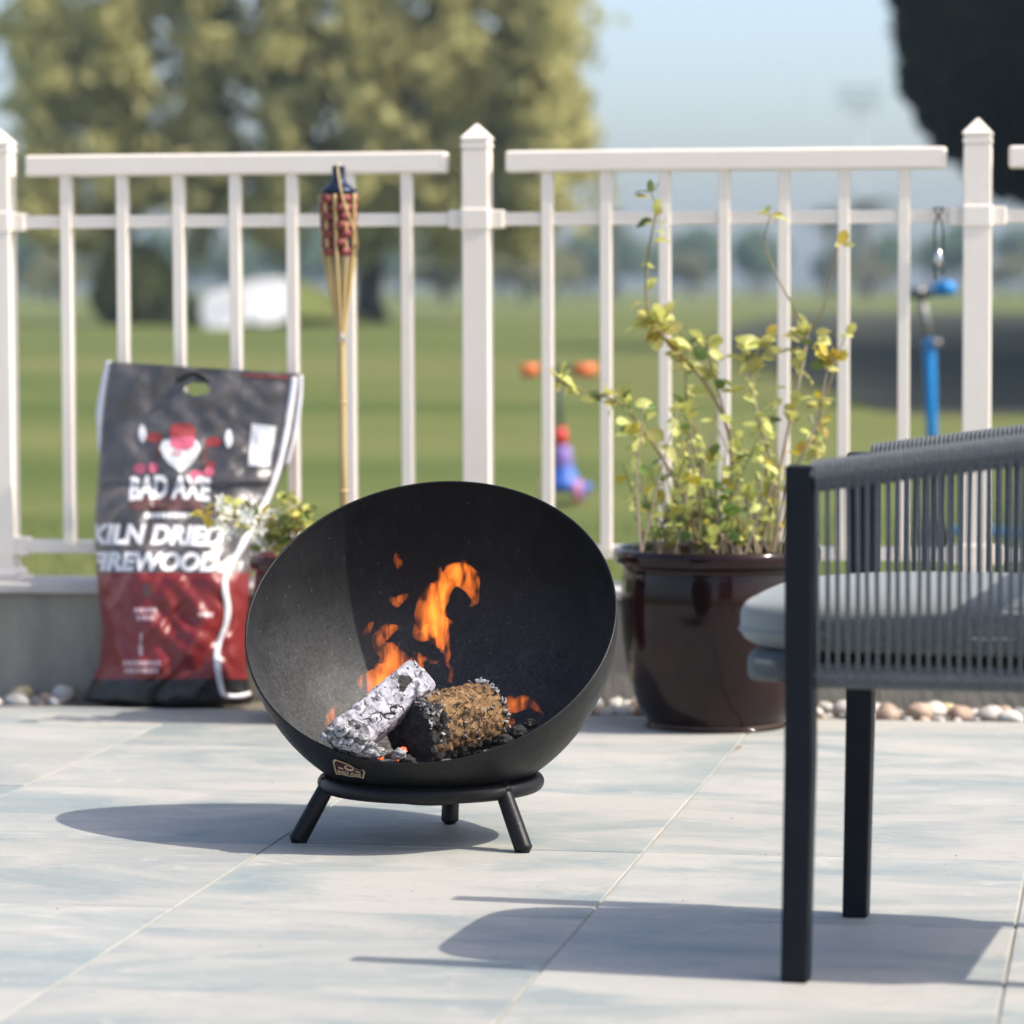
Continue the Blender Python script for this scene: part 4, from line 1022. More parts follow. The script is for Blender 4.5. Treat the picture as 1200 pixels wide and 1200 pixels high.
def leaves(pts, t0, t1, n, size, root, mix, sprd=0.012, name='leaf', join=False):
    N_ = len(pts) - 1
    for _ in range(n):
        t = t0 + (t1 - t0) * rl.random(); s = t * N_; k = min(int(s), N_ - 1)
        p = pts[k].lerp(pts[k + 1], s - k)
        d = Vector((rl.uniform(-1, 1), rl.uniform(-1, 0.6), rl.uniform(-0.3, 1.0))).normalized()
        kk = rl.choices(('leaf_y', 'leaf_g', 'leaf_o'), mix)[0]
        me, c_, q_, s_ = rl.choice(LM[kk]), p + d * rl.uniform(0.002, sprd), rquat(d, rl), rl.uniform(0.75, 1.3) * size
        if join: LOW.add([c_ + q_ @ (v.co * s_) for v in me.vertices], [tuple(f.vertices) for f in me.polygons], LKEY.index(kk))
        else: inst(name, me, root, c_, q_, s_)
YP = 7.47
b1 = stem([(848, 655), (856, 580), (854, 508), (827, 450), (785, 404), (764, 381)], 0.0045, 0.003, shrub, M['stem'], YP, -0.06)
b1b = stem([(764, 381), (757, 346), (760, 296), (768, 250), (764, 226)], 0.003, 0.0013, shrub, M['stem'], YP - 0.06, -0.02)
b2 = stem([(822, 655), (800, 580), (754, 504), (720, 469), (678, 458), (652, 446)], 0.004, 0.0014, shrub, M['stem'], YP - 0.04, -0.08)
b3 = stem([(888, 655), (912, 560), (927, 488), (942, 420), (946, 392)], 0.0045, 0.003, shrub, M['dry_stem'], YP, 0.02)
b3b = stem([(946, 392), (930, 360), (912, 327), (896, 285), (904, 250)], 0.0026, 0.0013, shrub, M['stem'], YP + 0.02, 0.02)
b3c = stem([(946, 392), (965, 361), (977, 307), (983, 285)], 0.0022, 0.0012, shrub, M['stem'], YP + 0.02, -0.03)
b5 = stem([(872, 655), (905, 560), (888, 490), (880, 430), (895, 400)], 0.004, 0.0015, shrub, M['dry_stem'], YP - 0.03, 0.0)
b6 = stem([(897, 655), (940, 565), (966, 470), (990, 393)], 0.004, 0.0013, shrub, M['stem'], YP + 0.05, 0.03)
b7 = stem([(835, 655), (822, 560), (806, 500), (803, 430), (797, 385)], 0.0035, 0.0013, shrub, M['stem'], YP + 0.05, 0.0)
b8 = stem([(854, 508), (845, 470), (833, 430), (828, 400)], 0.0025, 0.0012, shrub, M['stem'], YP, -0.04)
b9 = stem([(906, 655), (920, 580), (955, 500), (968, 440), (975, 420)], 0.0035, 0.0013, shrub, M['dry_stem'], YP - 0.05, -0.03)
MIXY, MIXG, MIXO = (8, 1.2, 0.8), (2, 6, 0.6), (5, 1, 3)
leaves(b1, 0.55, 1.0, 26, 0.034, shrub, MIXY); leaves(b1, 0.85, 1.0, 20, 0.036, shrub, MIXY, 0.035)
leaves(b1b, 0.05, 0.75, 12, 0.030, shrub, MIXY); leaves(b1b, 0.9, 1.0, 5, 0.030, shrub, MIXG)
leaves(b2, 0.35, 0.7, 26, 0.034, shrub, MIXY, 0.03); leaves(b2, 0.76, 0.84, 5, 0.034, shrub, MIXY); leaves(b2, 0.95, 1.0, 9, 0.034, shrub, MIXY)
leaves(b3, 0.45, 1.0, 30, 0.032, shrub, MIXY, 0.03); leaves(b3b, 0.93, 1.0, 4, 0.030, shrub, MIXY); leaves(b3c, 0.9, 1, 3, 0.028, shrub, MIXO)
leaves(b5, 0.4, 1.0, 32, 0.034, shrub, MIXY, 0.025); leaves(b6, 0.35, 0.72, 22, 0.028, shrub, MIXO, 0.02); leaves(b6, 0.93, 1, 3, 0.026, shrub, MIXY)
leaves(b7, 0.3, 0.9, 26, 0.031, shrub, MIXY); leaves(b8, 0.3, 1.0, 16, 0.032, shrub, MIXY); leaves(b9, 0.35, 1.0, 24, 0.030, shrub, MIXO, 0.02)
for k in range(64):                                   # low thicket of short and dry twigs
    x0 = rl.uniform(748, 920); x1 = x0 + rl.uniform(-55, 60); y1 = rl.uniform(470, 625); Yk = YP + rl.uniform(-0.12, 0.12)
    dry = rl.random() < 0.55
    x1 = max(722, min(975, x1))
    p = stem([(x0, 656), (x0 * 0.6 + x1 * 0.4 + rl.uniform(-8, 8), (655 + y1) / 2), (x1, y1)], 0.0028, 0.001, shrub, M['dry_stem'] if dry else M['stem'], Yk, rl.uniform(-0.06, 0.06))
    leaves(p, 0.3, 1.0, rl.randint(4, 9) if y1 > 545 or not dry else 2, 0.028, shrub, MIXG if y1 > 560 and rl.random() < 0.5 else MIXY, 0.016, join=True)

lf_ = LOW.build('low_foliage', [M[k_] for k_ in LKEY], shrub, smooth=True); lf_['kind'] = 'stuff'
# white flowering plant in the smaller pot, spilling over the sack
fp = thing('flowering_plant', (P2.x, P2.y, h2 * 0.885), 'small plant with white flowers and yellow leaves spilling over the sack', 'plant')
pet = leaf_mesh('petal', 1.0, 0.55, M['petal'], 0.2, 0.3)
YF = 7.55
ends = [(236, 602, 0), (250, 612, 1), (268, 604, 1), (285, 600, 1), (300, 606, 1), (312, 600, 1), (322, 618, 1), (296, 624, 1), (276, 622, 1), (335, 590, 2), (345, 600, 2), (352, 612, 2), (330, 628, 2), (318, 636, 2), (312, 648, 2), (340, 620, 2), (263, 592, 1), (355, 598, 2), (300, 640, 1)]
for x, y, kd in ends:
    p = stem([(338 + rl.uniform(-14, 40), 662), ((338 + x) / 2 + 8, min(640, (650 + y) / 2 - 14)), (x, y)], 0.002, 0.0009, fp, M['stem'], YF, rl.uniform(-0.09, 0.02))
    e = p[-1]
    leaves(p, 0.45, 1.0, 5 if kd else 3, 0.024, fp, (7, 1.5, 2), 0.01)
    if kd == 0: leaves(p, 0.9, 1.0, 7, 0.026, fp, (1, 0, 9), 0.012)
    if kd == 1:
        for f in range(3):
            c = e + Vector((rl.uniform(-0.022, 0.022), rl.uniform(-0.02, 0.02), rl.uniform(-0.016, 0.018)))
            ax = Vector((rl.uniform(-0.6, 0.6), -1, rl.uniform(-0.2, 0.9))).normalized(); q0 = ax.to_track_quat('Z', 'Y')
            for k in range(5):
                inst('petal', pet, fp, c, q0 @ Quaternion((0, 0, 1), k * 2 * PI / 5 + rl.uniform(-0.2, 0.2)) @ Quaternion((0, 1, 0), -0.35), rl.uniform(0.013, 0.019))
    if kd == 2: leaves(p, 0.7, 1.0, 8, 0.026, fp, (8, 2, 1), 0.018)

# ------------------------------------------------------------------ bamboo torch planted in the smaller pot
M['bamboo'] = mat('bamboo', (0.50, 0.37, 0.16), 0.55, col2=(0.42, 0.30, 0.13), scale=10, stretch=(6, 6, 1), bump=0.1)
M['weave_red'] = mat('woven_red', (0.24, 0.045, 0.035), 0.6, col2=(0.18, 0.03, 0.026), scale=40, bump=0.2)
M['navy'] = mat('navy_canister', (0.014, 0.022, 0.05), 0.35, 0.4)
M['wick'] = mat('wick', (0.55, 0.50, 0.42), 0.95)
YT = 7.62
def tp(px, py): return P(px, py, YT)
tor = thing('bamboo_torch', Vector((tp(403, 590).x, YT, h2 * 0.885)), 'bamboo garden torch with a red woven head standing in front of the fence', 'torch')
base = Vector((tp(404, 640).x, YT, h2 * 0.87)); knot = tp(400, 393)
pole = MB().tube([base, base.lerp(knot, 0.5), knot, knot + (knot - base).normalized() * 0.01], [0.0085, 0.0085, 0.0088, 0.0086], 12).build('pole', M['bamboo'], tor, smooth=True)
for t in (0.35, 0.72, 0.97):
    p = base.lerp(knot, t); MB().tube([p - Z1 * 0.004, p, p + Z1 * 0.004], [0.0085, 0.0102, 0.0085], 12).build('node', M['bamboo'], pole, smooth=True)
MB().tube([knot - Z1 * 0.012, knot + Z1 * 0.012], 0.0098, 12).build('binding', M['wick'], pole, smooth=True)
hc0, hc1 = tp(397.5, 300), tp(396, 228); ht = hc1.z - hc0.z; w2 = 0.036
def hr(z): return w2 * (0.90 + 0.16 * min(1, max(0, z / ht)))
NS = 10
for k in range(NS):
    q = 2 * PI * (k + 0.3) / NS; d = Vector((math.cos(q), math.sin(q), 0))
    pts = [knot - Z1 * 0.01 + d * 0.006, knot.lerp(hc0, 0.3) + d * 0.013, knot.lerp(hc0, 0.65) + d * 0.023, hc0 + d * hr(0)] + [hc0.lerp(hc1, t) + d * hr(t * ht) for t in (0.25, 0.5, 0.75, 1.0)]
    MB().tube(catmull(pts, 3), 0.0038, 6, flat=0.7).build('splint', M['bamboo'], tor, smooth=True)
NB = 7
for j in range(NB):
    z = ht * (j + 0.5) / NB; pts = []
    for k in range(NS * 8):
        q = 2 * PI * k / (NS * 8); ph_ = math.cos((q - 2 * PI * 0.3 / NS) * NS / 2 + (PI / 2 if j % 2 else 0) * 1.0)
        pts.append(hc0.lerp(hc1, z / ht) + Vector((math.cos(q), math.sin(q), 0)) * (hr(z) + 0.0042 * math.tanh(2.5 * math.cos((q * NS - 2 * PI * 0.3) / 1 * 0.5 + (PI / 2 if j % 2 else 0)))))
    n = len(pts); hh = ht / NB * 0.46; vs = []
    for p in pts: vs += [p - Z1 * hh, p + Z1 * hh]
    o = MB().add(vs, [(2 * i, (2 * i + 2) % (2 * n), (2 * i + 3) % (2 * n), 2 * i + 1) for i in range(n)]).build('woven_band', M['weave_red'], tor, smooth=True)
    sl = o.modifiers.new('thick', 'SOLIDIFY'); sl.thickness = 0.0016
MB().lathe([(0.001, 0.0), (0.028, 0.0), (0.0295, 0.02), (0.0295, ht + 0.002), (0.036, ht + 0.004), (0.037, ht + 0.009), (0.030, ht + 0.014), (0.018, ht + 0.024), (0.0145, ht + 0.028), (0.0135, ht + 0.055), (0.0145, ht + 0.058), (0.012, ht + 0.060), (0.001, ht + 0.060)], hc0, 32).build('canister', M['navy'], tor, smooth=True)
MB().tube([hc1 + Z1 * 0.055, hc1 + Z1 * 0.064], 0.005, 8).build('wick', M['wick'], tor, smooth=True)
st = [tp(396, 196) + Vector((0, -0.018, 0)), tp(399, 216) + Vector((0, -0.034, 0)), tp(405, 240) + Vector((0, -0.046, 0)), tp(414, 265) + Vector((0, -0.040, 0)), tp(419, 285) + Vector((0, -0.018, 0)), tp(416, 300) + Vector((0, -0.012, 0))]
MB().tube(catmull(st, 4), 0.0022, 6).build('loose_strip', M['bamboo'], tor, smooth=True)

# fallen leaf and crumbs on the tiles
q = G(862, 878, 0.004)
o = inst('fallen_leaf', leaf_mesh('fallen_leaf', 0.017, 0.010, mat('dry_leaf', (0.20, 0.15, 0.05), 0.8, rand=0.2), 0.5, -0.3), None, q, Quaternion((0, 0, 1), 0.6)); tag(o, 'small curled dry leaf lying on the tiles in front of the large pot', 'leaf')
rc_ = random.Random(8); cr = MB()
for k in range(150):
    p = G(rc_.uniform(-40, 1240), rc_.uniform(845, 1210), 0.0012); r = rc_.choice((0.0008, 0.001, 0.0013, 0.0018)); 
    vs = [p + Vector((rc_.uniform(-1, 1), rc_.uniform(-1, 1), rc_.uniform(0, 1))) * r * 1.4 for _ in range(4)]
    cr.add(vs, [(0, 1, 2), (0, 1, 3), (0, 2, 3), (1, 2, 3)])
tag(cr.build('crumbs', mat('crumb', (0.10, 0.07, 0.05), 0.9)), 'scattered dark crumbs of grit on the stone tiles', 'grit', kind='stuff')
# ------------------------------------------------------------------ scooters on the lawn
M['grip_orange'] = mat('grip_orange', (0.70, 0.16, 0.04), 0.6)
M['sc_blue'] = mat('scooter_blue', (0.05, 0.13, 0.50), 0.4)
M['sc_red'] = mat('scooter_red', (0.60, 0.03, 0.03), 0.4)
M['sc_dark'] = mat('scooter_dark_green', (0.035, 0.06, 0.035), 0.5)
M['sc_purple'] = mat('scooter_purple', (0.28, 0.18, 0.50), 0.4)
M['sc_pink'] = mat('scooter_pink_wheel', (0.55, 0.20, 0.35), 0.4)
M['sc_cyan'] = mat('scooter_bright_blue', (0.0, 0.21, 0.56), 0.35)
M['sc_grey'] = mat('scooter_grey', (0.22, 0.21, 0.21), 0.4, 0.4)
M['black_rubber'] = mat('black_rubber', (0.02, 0.02, 0.02), 0.8)
def wheel(c, ax, r, wdt, m, root):
    a = Vector(ax).normalized(); u_ = a.cross(Z1).normalized(); v_ = a.cross(u_)
    o = MB().lathe([(r * 0.55, -wdt / 2), (r * 0.9, -wdt / 2), (r, -wdt * 0.3), (r, wdt * 0.3), (r * 0.9, wdt / 2), (r * 0.55, wdt / 2), (r * 0.55, -wdt / 2)], c, 28, 0, (u_, v_, a)).build('wheel', m, root, smooth=True)
    MB().lathe([(0.001, -wdt * 0.35), (r * 0.56, -wdt * 0.35), (r * 0.56, wdt * 0.35), (0.001, wdt * 0.35)], c, 16, 0, (u_, v_, a)).build('hub', M['sc_grey'], o)
zl = LAWN + 0.01
b = G(657, 590, zl); k = S(b.y)
s1 = thing('kick_scooter', b, 'small three wheeled child scooter with orange handle grips on the lawn', 'scooter')
X1, F1 = Vector((1, 0, 0)), Vector((0.25, 0.95, 0)).normalized()
hz = P(655, 434, b.y).z
MB().tube([b + Z1 * 0.14, Vector((b.x - 0.006, b.y, hz))], [0.016, 0.014], 12).build('stem', M['sc_dark'], s1, smooth=True)
MB().tube([Vector((b.x - 0.16, b.y, hz)), Vector((b.x - 0.07, b.y, hz + 0.004)), Vector((b.x + 0.07, b.y, hz + 0.004)), Vector((b.x + 0.15, b.y, hz))], 0.011, 10).build('handlebar', M['sc_dark'], s1, smooth=True)
for x0, x1 in ((-0.165, -0.095), (0.06, 0.155)): MB().tube([Vector((b.x + x0, b.y, hz)), Vector((b.x + x1, b.y, hz))], 0.028, 12).build('grip', M['grip_orange'], s1, smooth=True)
zr = P(655, 511, b.y).z
MB().lathe([(0.001, -0.045), (0.028, -0.04), (0.030, 0.0), (0.026, 0.035), (0.001, 0.04)], (b.x, b.y, zr), 16).build('clamp', M['sc_red'], s1, smooth=True)
MB().lathe([(0.022, zr - 0.04), (0.030, zr - 0.08), (0.040, 0.14), (0.075, 0.075), (0.085, 0.045), (0.04, 0.035)], (b.x + 0.012, b.y, 0), 20).build('fork_cover', M['sc_blue'], s1, smooth=True)
MB().lathe([(0.032, 0.14), (0.044, 0.165), (0.036, 0.21), (0.028, 0.23)], (b.x + 0.008, b.y - 0.008, 0), 20).build('fork_band', M['sc_purple'], s1, smooth=True)
for dx in (-0.065, 0.07): wheel(Vector((b.x + dx, b.y - 0.03, zl + 0.052)), X1, 0.052, 0.035, M['sc_pink'], s1)
MB().box(b + F1 * 0.20 + Z1 * 0.055, (0.36, 0.11, 0.022), (F1, Vector((-F1.y, F1.x, 0)), Z1)).build('deck', M['sc_blue'], s1, bevel=0.008)
wheel(b + F1 * 0.40 + Z1 * 0.035, (-F1.y, F1.x, 0), 0.036, 0.04, M['sc_purple'], s1)

YS = 12.5
t = P(1089, 400, YS); b = Vector((P(1096, 560, YS).x, YS, zl))
s2 = thing('kick_scooter', b, 'bright blue child scooter with a grey upper stem on the lawn', 'scooter')
F2 = Vector((0.80, -0.6, 0)).normalized(); X2 = Vector((-F2.y, F2.x, 0))
lo_ = P(1092, 508, YS); tp2 = P(1080, 350, YS)
MB().tube([b + Z1 * 0.09 + (lo_ - t).normalized() * 0.0, lo_], [0.014, 0.013], 10).build('fork', M['black_rubber'], s2, smooth=True)
MB().tube([lo_ - Z1 * 0.03, lo_, t, t + Z1 * 0.01], [0.014, 0.019, 0.021, 0.018], 12).build('lower_stem', M['sc_cyan'], s2, smooth=True)
MB().tube([t, tp2], 0.014, 12).build('upper_stem', M['sc_grey'], s2, smooth=True)
MB().tube([t - Z1 * 0.005 + Vector((0.0, -0.02, 0)), t - Z1 * 0.005 + Vector((0.035, -0.03, 0.0))], 0.012, 8).build('quick_release', M['sc_grey'], s2, smooth=True)
hb0, hb1 = P(1069, 344, YS + 0.10), P(1108, 338, YS - 0.12)
MB().tube([hb0, tp2 + Z1 * 0.008, hb1], 0.012, 10).build('handlebar', M['black_rubber'], s2, smooth=True)
MB().tube([hb0.lerp(hb1, -0.1), hb0.lerp(hb1, 0.30)], 0.021, 12).build('grip', M['sc_grey'], s2, smooth=True)
MB().tube([hb0.lerp(hb1, 0.74), hb0.lerp(hb1, 1.12)], 0.026, 12).build('grip', M['sc_cyan'], s2, smooth=True)
wheel(b + Z1 * 0.06, X2, 0.06, 0.028, M['black_rubber'], s2)
wheel(b + F2 * 0.60 + Z1 * 0.065, X2, 0.065, 0.028, M['black_rubber'], s2)
MB().box(b + F2 * 0.32 + Z1 * 0.085, (0.46, 0.11, 0.025), (F2, X2, Z1)).build('deck', M['sc_cyan'], s2, bevel=0.008)

# ------------------------------------------------------------------ grass standing near the plinth
gr = random.Random(12); gm = MB(); gv, gf = [], []
for k in range(26000):
    v = PLF + 0.22 + gr.random() ** 1.6 * 6.0; u = gr.uniform(-1.9, 2.4) * (1 + 0.08 * v)
    p = T(u, v, LAWN); h = gr.uniform(0.02, 0.05) * (1.6 if v < PLF + 0.3 and gr.random() < 0.15 else 1)
    a = gr.uniform(0, 6.28); d = Vector((math.cos(a), math.sin(a), 0)); ln = Vector((gr.uniform(-1, 1), gr.uniform(-1, 1), 0)) * h * 0.5
    n = len(gv); gv += [p - d * 0.0022, p + d * 0.0022, p + ln * 0.4 + Z1 * h * 0.6 + d * 0.0015, p + ln + Z1 * h]; gf += [(n, n + 1, n + 2), (n, n + 2, n + 3)]
gm.add(gv, gf)
tag(gm.build('grass_blades', mat('grass_blade', (0.15, 0.19, 0.05), 0.7, col2=(0.24, 0.24, 0.08), scale=1.5, trans=0.25)), 'short grass blades growing behind the fence plinth', 'grass', kind='stuff')
wd_ = thing('weed', T(fpt(185, 660, PLF + 0.3)[0], PLF + 0.30, LAWN), 'thin dark weed stalks standing behind the fence bottom rail', 'weed')
for dx, ln, tl in ((-0.02, 0.34, 0.01), (0.03, 0.36, 0.03), (0.11, 0.30, -0.04), (0.0, 0.22, 0.05)):
    p0 = T(fpt(185, 660, PLF + 0.3)[0] + dx, PLF + 0.30, LAWN)
    MB().tube([p0, p0 + Vector((tl * 0.3, 0, ln * 0.5)), p0 + Vector((tl, 0, ln))], [0.004, 0.0035, 0.0015], 5).build('stalk', mat('weed_stalk', (0.10, 0.085, 0.03), 0.8), wd_, smooth=True)

# ------------------------------------------------------------------ trees
M['bark'] = mat('bark', (0.035, 0.030, 0.026), 0.95, col2=(0.065, 0.055, 0.045), scale=6, stretch=(3, 3, 0.6), bump=0.8)
M['bark_pale'] = mat('bark_pale', (0.22, 0.19, 0.15), 0.9, col2=(0.13, 0.11, 0.09), scale=5, bump=0.5)
def foliage_mat(name, a, b, scale, trans=0.25):
    return mat(name, a, 0.7, col2=b, scale=scale, detail=3, trans=trans, spec=0.2, lo=0.3, hi=0.7)
def leaf_cloud(name, pts, size, m, parent, rnd, droop=0.0, asp=1.6, origin=None):
    """many leaf-sized quads at pts = [(p, size factor)]"""
    vs, fs = [], []
    for p, k in pts:
        d = Vector((rnd.gauss(0, 1), rnd.gauss(0, 1), rnd.gauss(0, 1)))
        d = (d.normalized() * (1 - droop) + Vector((0, 0, -1)) * droop).normalized()
        s = d.cross(Vector((rnd.gauss(0, 1), rnd.gauss(0, 1), rnd.gauss(0, 1)))).normalized()
        h = size * k; n = len(vs)
        vs += [p - d * h * asp / 2, p + s * h * 0.5, p + d * h * asp / 2, p - s * h * 0.5]; fs.append((n, n + 1, n + 2, n + 3))
    return MB().add(vs, fs).build(name, m, parent)
def trunk(root, base, top, r0, r1, m, rnd, wob=0.15, limbs=()):
    pts = []
    for i in range(7):
        t = i / 6; pts.append(base.lerp(top, t) + Vector((rnd.gauss(0, wob), rnd.gauss(0, wob), 0)) * t * (1 - t) * 2)
    mb = MB().tube(pts, [r0 * (1.35 if i == 0 else 1) + (r1 - r0) * i / 6 for i in range(7)], 12)
    for tgt, r in limbs:
        st_ = pts[rnd.choice((3, 4, 5))]; md = st_.lerp(tgt, 0.5) + Vector((rnd.gauss(0, wob), rnd.gauss(0, wob), wob))
        mb.tube([st_, md, tgt], [r, r * 0.7, r * 0.25], 8)
    return mb.build('trunk', m, root, smooth=True)
# big drooping tree across the lawn
M['fol_olive'] = foliage_mat('foliage_olive', (0.42, 0.40, 0.165), (0.55, 0.51, 0.22), 0.35, 0.45)
rw = random.Random(31)
YW = 92.0; kW = S(YW)
wb = P(437, 372, YW); wb.z = LAWN - 0.2
wil = thing('drooping_tree', wb, 'large olive green tree with drooping branches and dark trunk across the lawn', 'tree')
clumps = []
def cl(px, py, rx, rz, n, dy=2.5): clumps.append((P(px, py, YW), rx * kW, rz * kW, n, dy))
for a in ((120, 130, 70, 120, 1500), (60, 60, 60, 80, 900), (200, 60, 70, 90, 1000), (30, 200, 35, 60, 450), (100, 240, 70, 60, 700), (210, 200, 70, 85, 1300), (300, 120, 80, 110, 1700), (320, 230, 70, 50, 900), (400, 60, 90, 110, 2200),
          (440, 180, 90, 90, 2200), (520, 80, 95, 120, 2700), (560, 190, 85, 70, 1900), (620, 100, 60, 120, 1900), (650, 190, 38, 70, 1000), (480, 250, 90, 40, 900), (590, 250, 70, 35, 700), (300, -60, 120, 100, 1800), (500, -70, 150, 110, 2600), (130, -60, 100, 90, 1000), (400, -180, 180, 110, 2200), (640, 10, 45, 90, 800), (670, 130, 20, 70, 450), (30, 20, 30, 40, 300)):
    cl(*a)
pts = []
for c, rx, rz, n, dy in clumps:
    nst = max(4, n // 26)
    for s_ in range(nst):                             # hanging sprays
        d = Vector((rw.gauss(0, 0.45), rw.gauss(0, 0.45), rw.gauss(0.1, 0.45)))
        if d.length > 1: d.normalize()
        p0 = c + Vector((d.x * rx, d.y * dy * 1.4, d.z * rz)); ln = rw.uniform(0.7, 2.6)
        for j in range(n // nst):
            t = rw.random(); pts.append((p0 + Vector((rw.gauss(0, 0.24) + 0.5 * math.sin(p0.x * 3 + t * 2), rw.gauss(0, 0.15), ln * (0.4 - t))), rw.uniform(0.7, 1.3)))
pts = [q for q in pts if q[0].z > 1.7 + 0.8 * noise.noise(q[0] * 0.5)]
leaf_cloud('crown', pts, 0.24, M['fol_olive'], wil, rw, 0.45, 2.4)
trunk(wil, wb, wb + Vector((-0.3, 0, 5.2)), 0.36, 0.25, M['bark'], rw, 0.3, [(c + Vector((0, 0, -0.5)), 0.14) for c, *_ in clumps[:20:2]])
# rounded bush and white sand bunker
M['fol_bush'] = foliage_mat('foliage_bush', (0.085, 0.105, 0.035), (0.15, 0.16, 0.055), 1.2)
bb = P(158, 374, 90); bb.z = LAWN - 0.1; kb = S(90)
bush = thing('round_bush', bb, 'rounded dark green bush on the lawn beside the white sand bunker', 'bush')
pts = []
for k in range(4200):
    d = Vector((rw.gauss(0, 1), rw.gauss(0, 1), rw.gauss(0, 1))).normalized() * rw.random() ** 0.25
    p = bb + Vector((d.x * 55 * kb, d.y * 1.1, 48 * kb + d.z * 54 * kb)); p += Vector((noise.noise(p * 1.1) * 0.2, 0, noise.noise(p * 1.3 + Vector((5, 0, 0))) * 0.2))
    if p.z > bb.z + 0.05: pts.append((p, rw.uniform(0.7, 1.3)))
leaf_cloud('crown', pts, 0.12, M['fol_bush'], bush, rw)
trunk(bush, bb, bb + Vector((0, 0, 1.0)), 0.1, 0.06, M['bark'], rw, 0.05)
M['sand'] = mat('white_sand', (0.46, 0.47, 0.48), 0.95, col2=(0.38, 0.39, 0.40), scale=2, bump=0.3)
YB = 84.0; kB = S(YB); sbm = MB(); vs = []
outl = [(238, 346), (262, 338), (290, 330), (336, 326), (340, 350), (337, 372), (312, 380), (285, 378), (262, 388), (246, 388), (236, 372)]
cen = P(288, 358, YB)
oo = [Vector(p) for p in catmull([P(x, y, YB + (380 - y) * 0.06) for x, y in outl + outl[:1]], 5)][:-1]; n = len(oo)
for j in range(6):
    for p in oo:
        q = cen.lerp(p, 1 - j / 6 * 0.98); q.y += 0.35 * math.sin(j / 6 * PI / 2) + 0.08 * noise.noise(q * 0.9); vs.append(q)
fs = [(j * n + i, j * n + (i + 1) % n, (j + 1) * n + (i + 1) % n, (j + 1) * n + i) for j in range(5) for i in range(n)] + [tuple(5 * n + i for i in range(n))]
# grassy bank behind the sand face, falling to the lawn
tag(sbm.add(vs, fs).build('sand_bunker', M['sand'], smooth=True), 'white sand bunker face cut into a low grassy bank', kind='structure')
bk = MB(); vs = []; 
for j, (sc_, dy, zf) in enumerate(((1.0, 0.0, 1.0), (1.06, 0.15, 1.02), (1.5, 1.8, 0.9), (2.4, 4.5, 0.4), (3.6, 7.5, -0.2))):
    for p in oo:
        q = cen + (p - cen) * sc_; q.y = p.y + dy + abs(p.x - cen.x) * 0.3 * (sc_ - 1); h = (p.z - LAWN) * zf; q.z = LAWN + (h if j else p.z - LAWN)
        if j > 1: q.z = min(q.z, p.z + 0.1)
        vs.append(q)
bk.add(vs, [(j * n + i, j * n + (i + 1) % n, (j + 1) * n + (i + 1) % n, (j + 1) * n + i) for j in range(4) for i in range(n)])
tag(bk.build('grass_bank', M['lawn'], smooth=True), 'low grassy bank holding the white sand bunker', kind='structure')

# dense dark ficus trees standing to the right, whose shade crosses the lawn
M['fol_dark'] = foliage_mat('foliage_dark', (0.008, 0.014, 0.003), (0.016, 0.024, 0.006), 1.5, 0.03)
rd = random.Random(77)
YD = 55.0; kd = S(YD)
fc = P(1250, 15, YD); frx, frz = 200 * kd, 228 * kd
fbse = Vector((fc.x, fc.y, LAWN - 0.1))
fic = thing('ficus_tree', fbse, 'dense dark green round crowned tree overhanging behind the tall fence post', 'tree', 'dense dark trees in a row across the lawn')
pts = []
for k in range(38000):
    d = Vector((rd.gauss(0, 1), rd.gauss(0, 1), rd.gauss(0, 1))).normalized()
    rr_ = (0.45 + 0.55 * rd.random() ** 0.35) * (1 + 0.05 * noise.noise(d * 3) + 0.04 * noise.noise(d * 9) + 0.012 * rd.gauss(0, 1))
    pts.append((fc + Vector((d.x * frx, d.y * frx * 1.1, d.z * frz)) * rr_, rd.uniform(0.7, 1.4)))
crown = leaf_cloud('crown', pts, 0.13, M['fol_dark'], fic, rd, 0.1, 1.7)
trunk(fic, fbse, fc + Vector((0, 0, 0.3)), 0.20, 0.12, M['bark'], rd, 0.06, [(fc + Vector((rd.uniform(-1.6, 1.6), rd.uniform(-1.6, 1.6), rd.uniform(-0.6, 1.6))), 0.06) for _ in range(7)])
for (x, y, sc_) in ((9.3, 27.3, 0.85), (9.4, 31.6, 0.86), (9.6, 36, 0.9), (9.7, 40.5, 0.9), (9.9, 45.2, 0.9), (10.4, 49.6, 0.9), (12.8, 62, 1.05), (14.6, 70, 1.1), (16.8, 80, 1.2), (19.8, 92, 1.3), (24.5, 107, 1.4),
                    (14.8, 29, 1.2), (15.2, 35, 1.25), (15.4, 41, 1.25), (15.8, 47, 1.3), (17.0, 55, 1.3), (19.5, 64, 1.4), (23, 76, 1.5)):  # unseen back row, added to block sky light and deepen the lawn shade
    c = copy_tree(fic); c.location = (x, y, LAWN - 0.1); c.scale = (sc_,) * 3; c.rotation_euler.z = rd.uniform(0, 6)
    c['label'] = 'dense dark round crowned tree out of view shading the lawn, back row added'

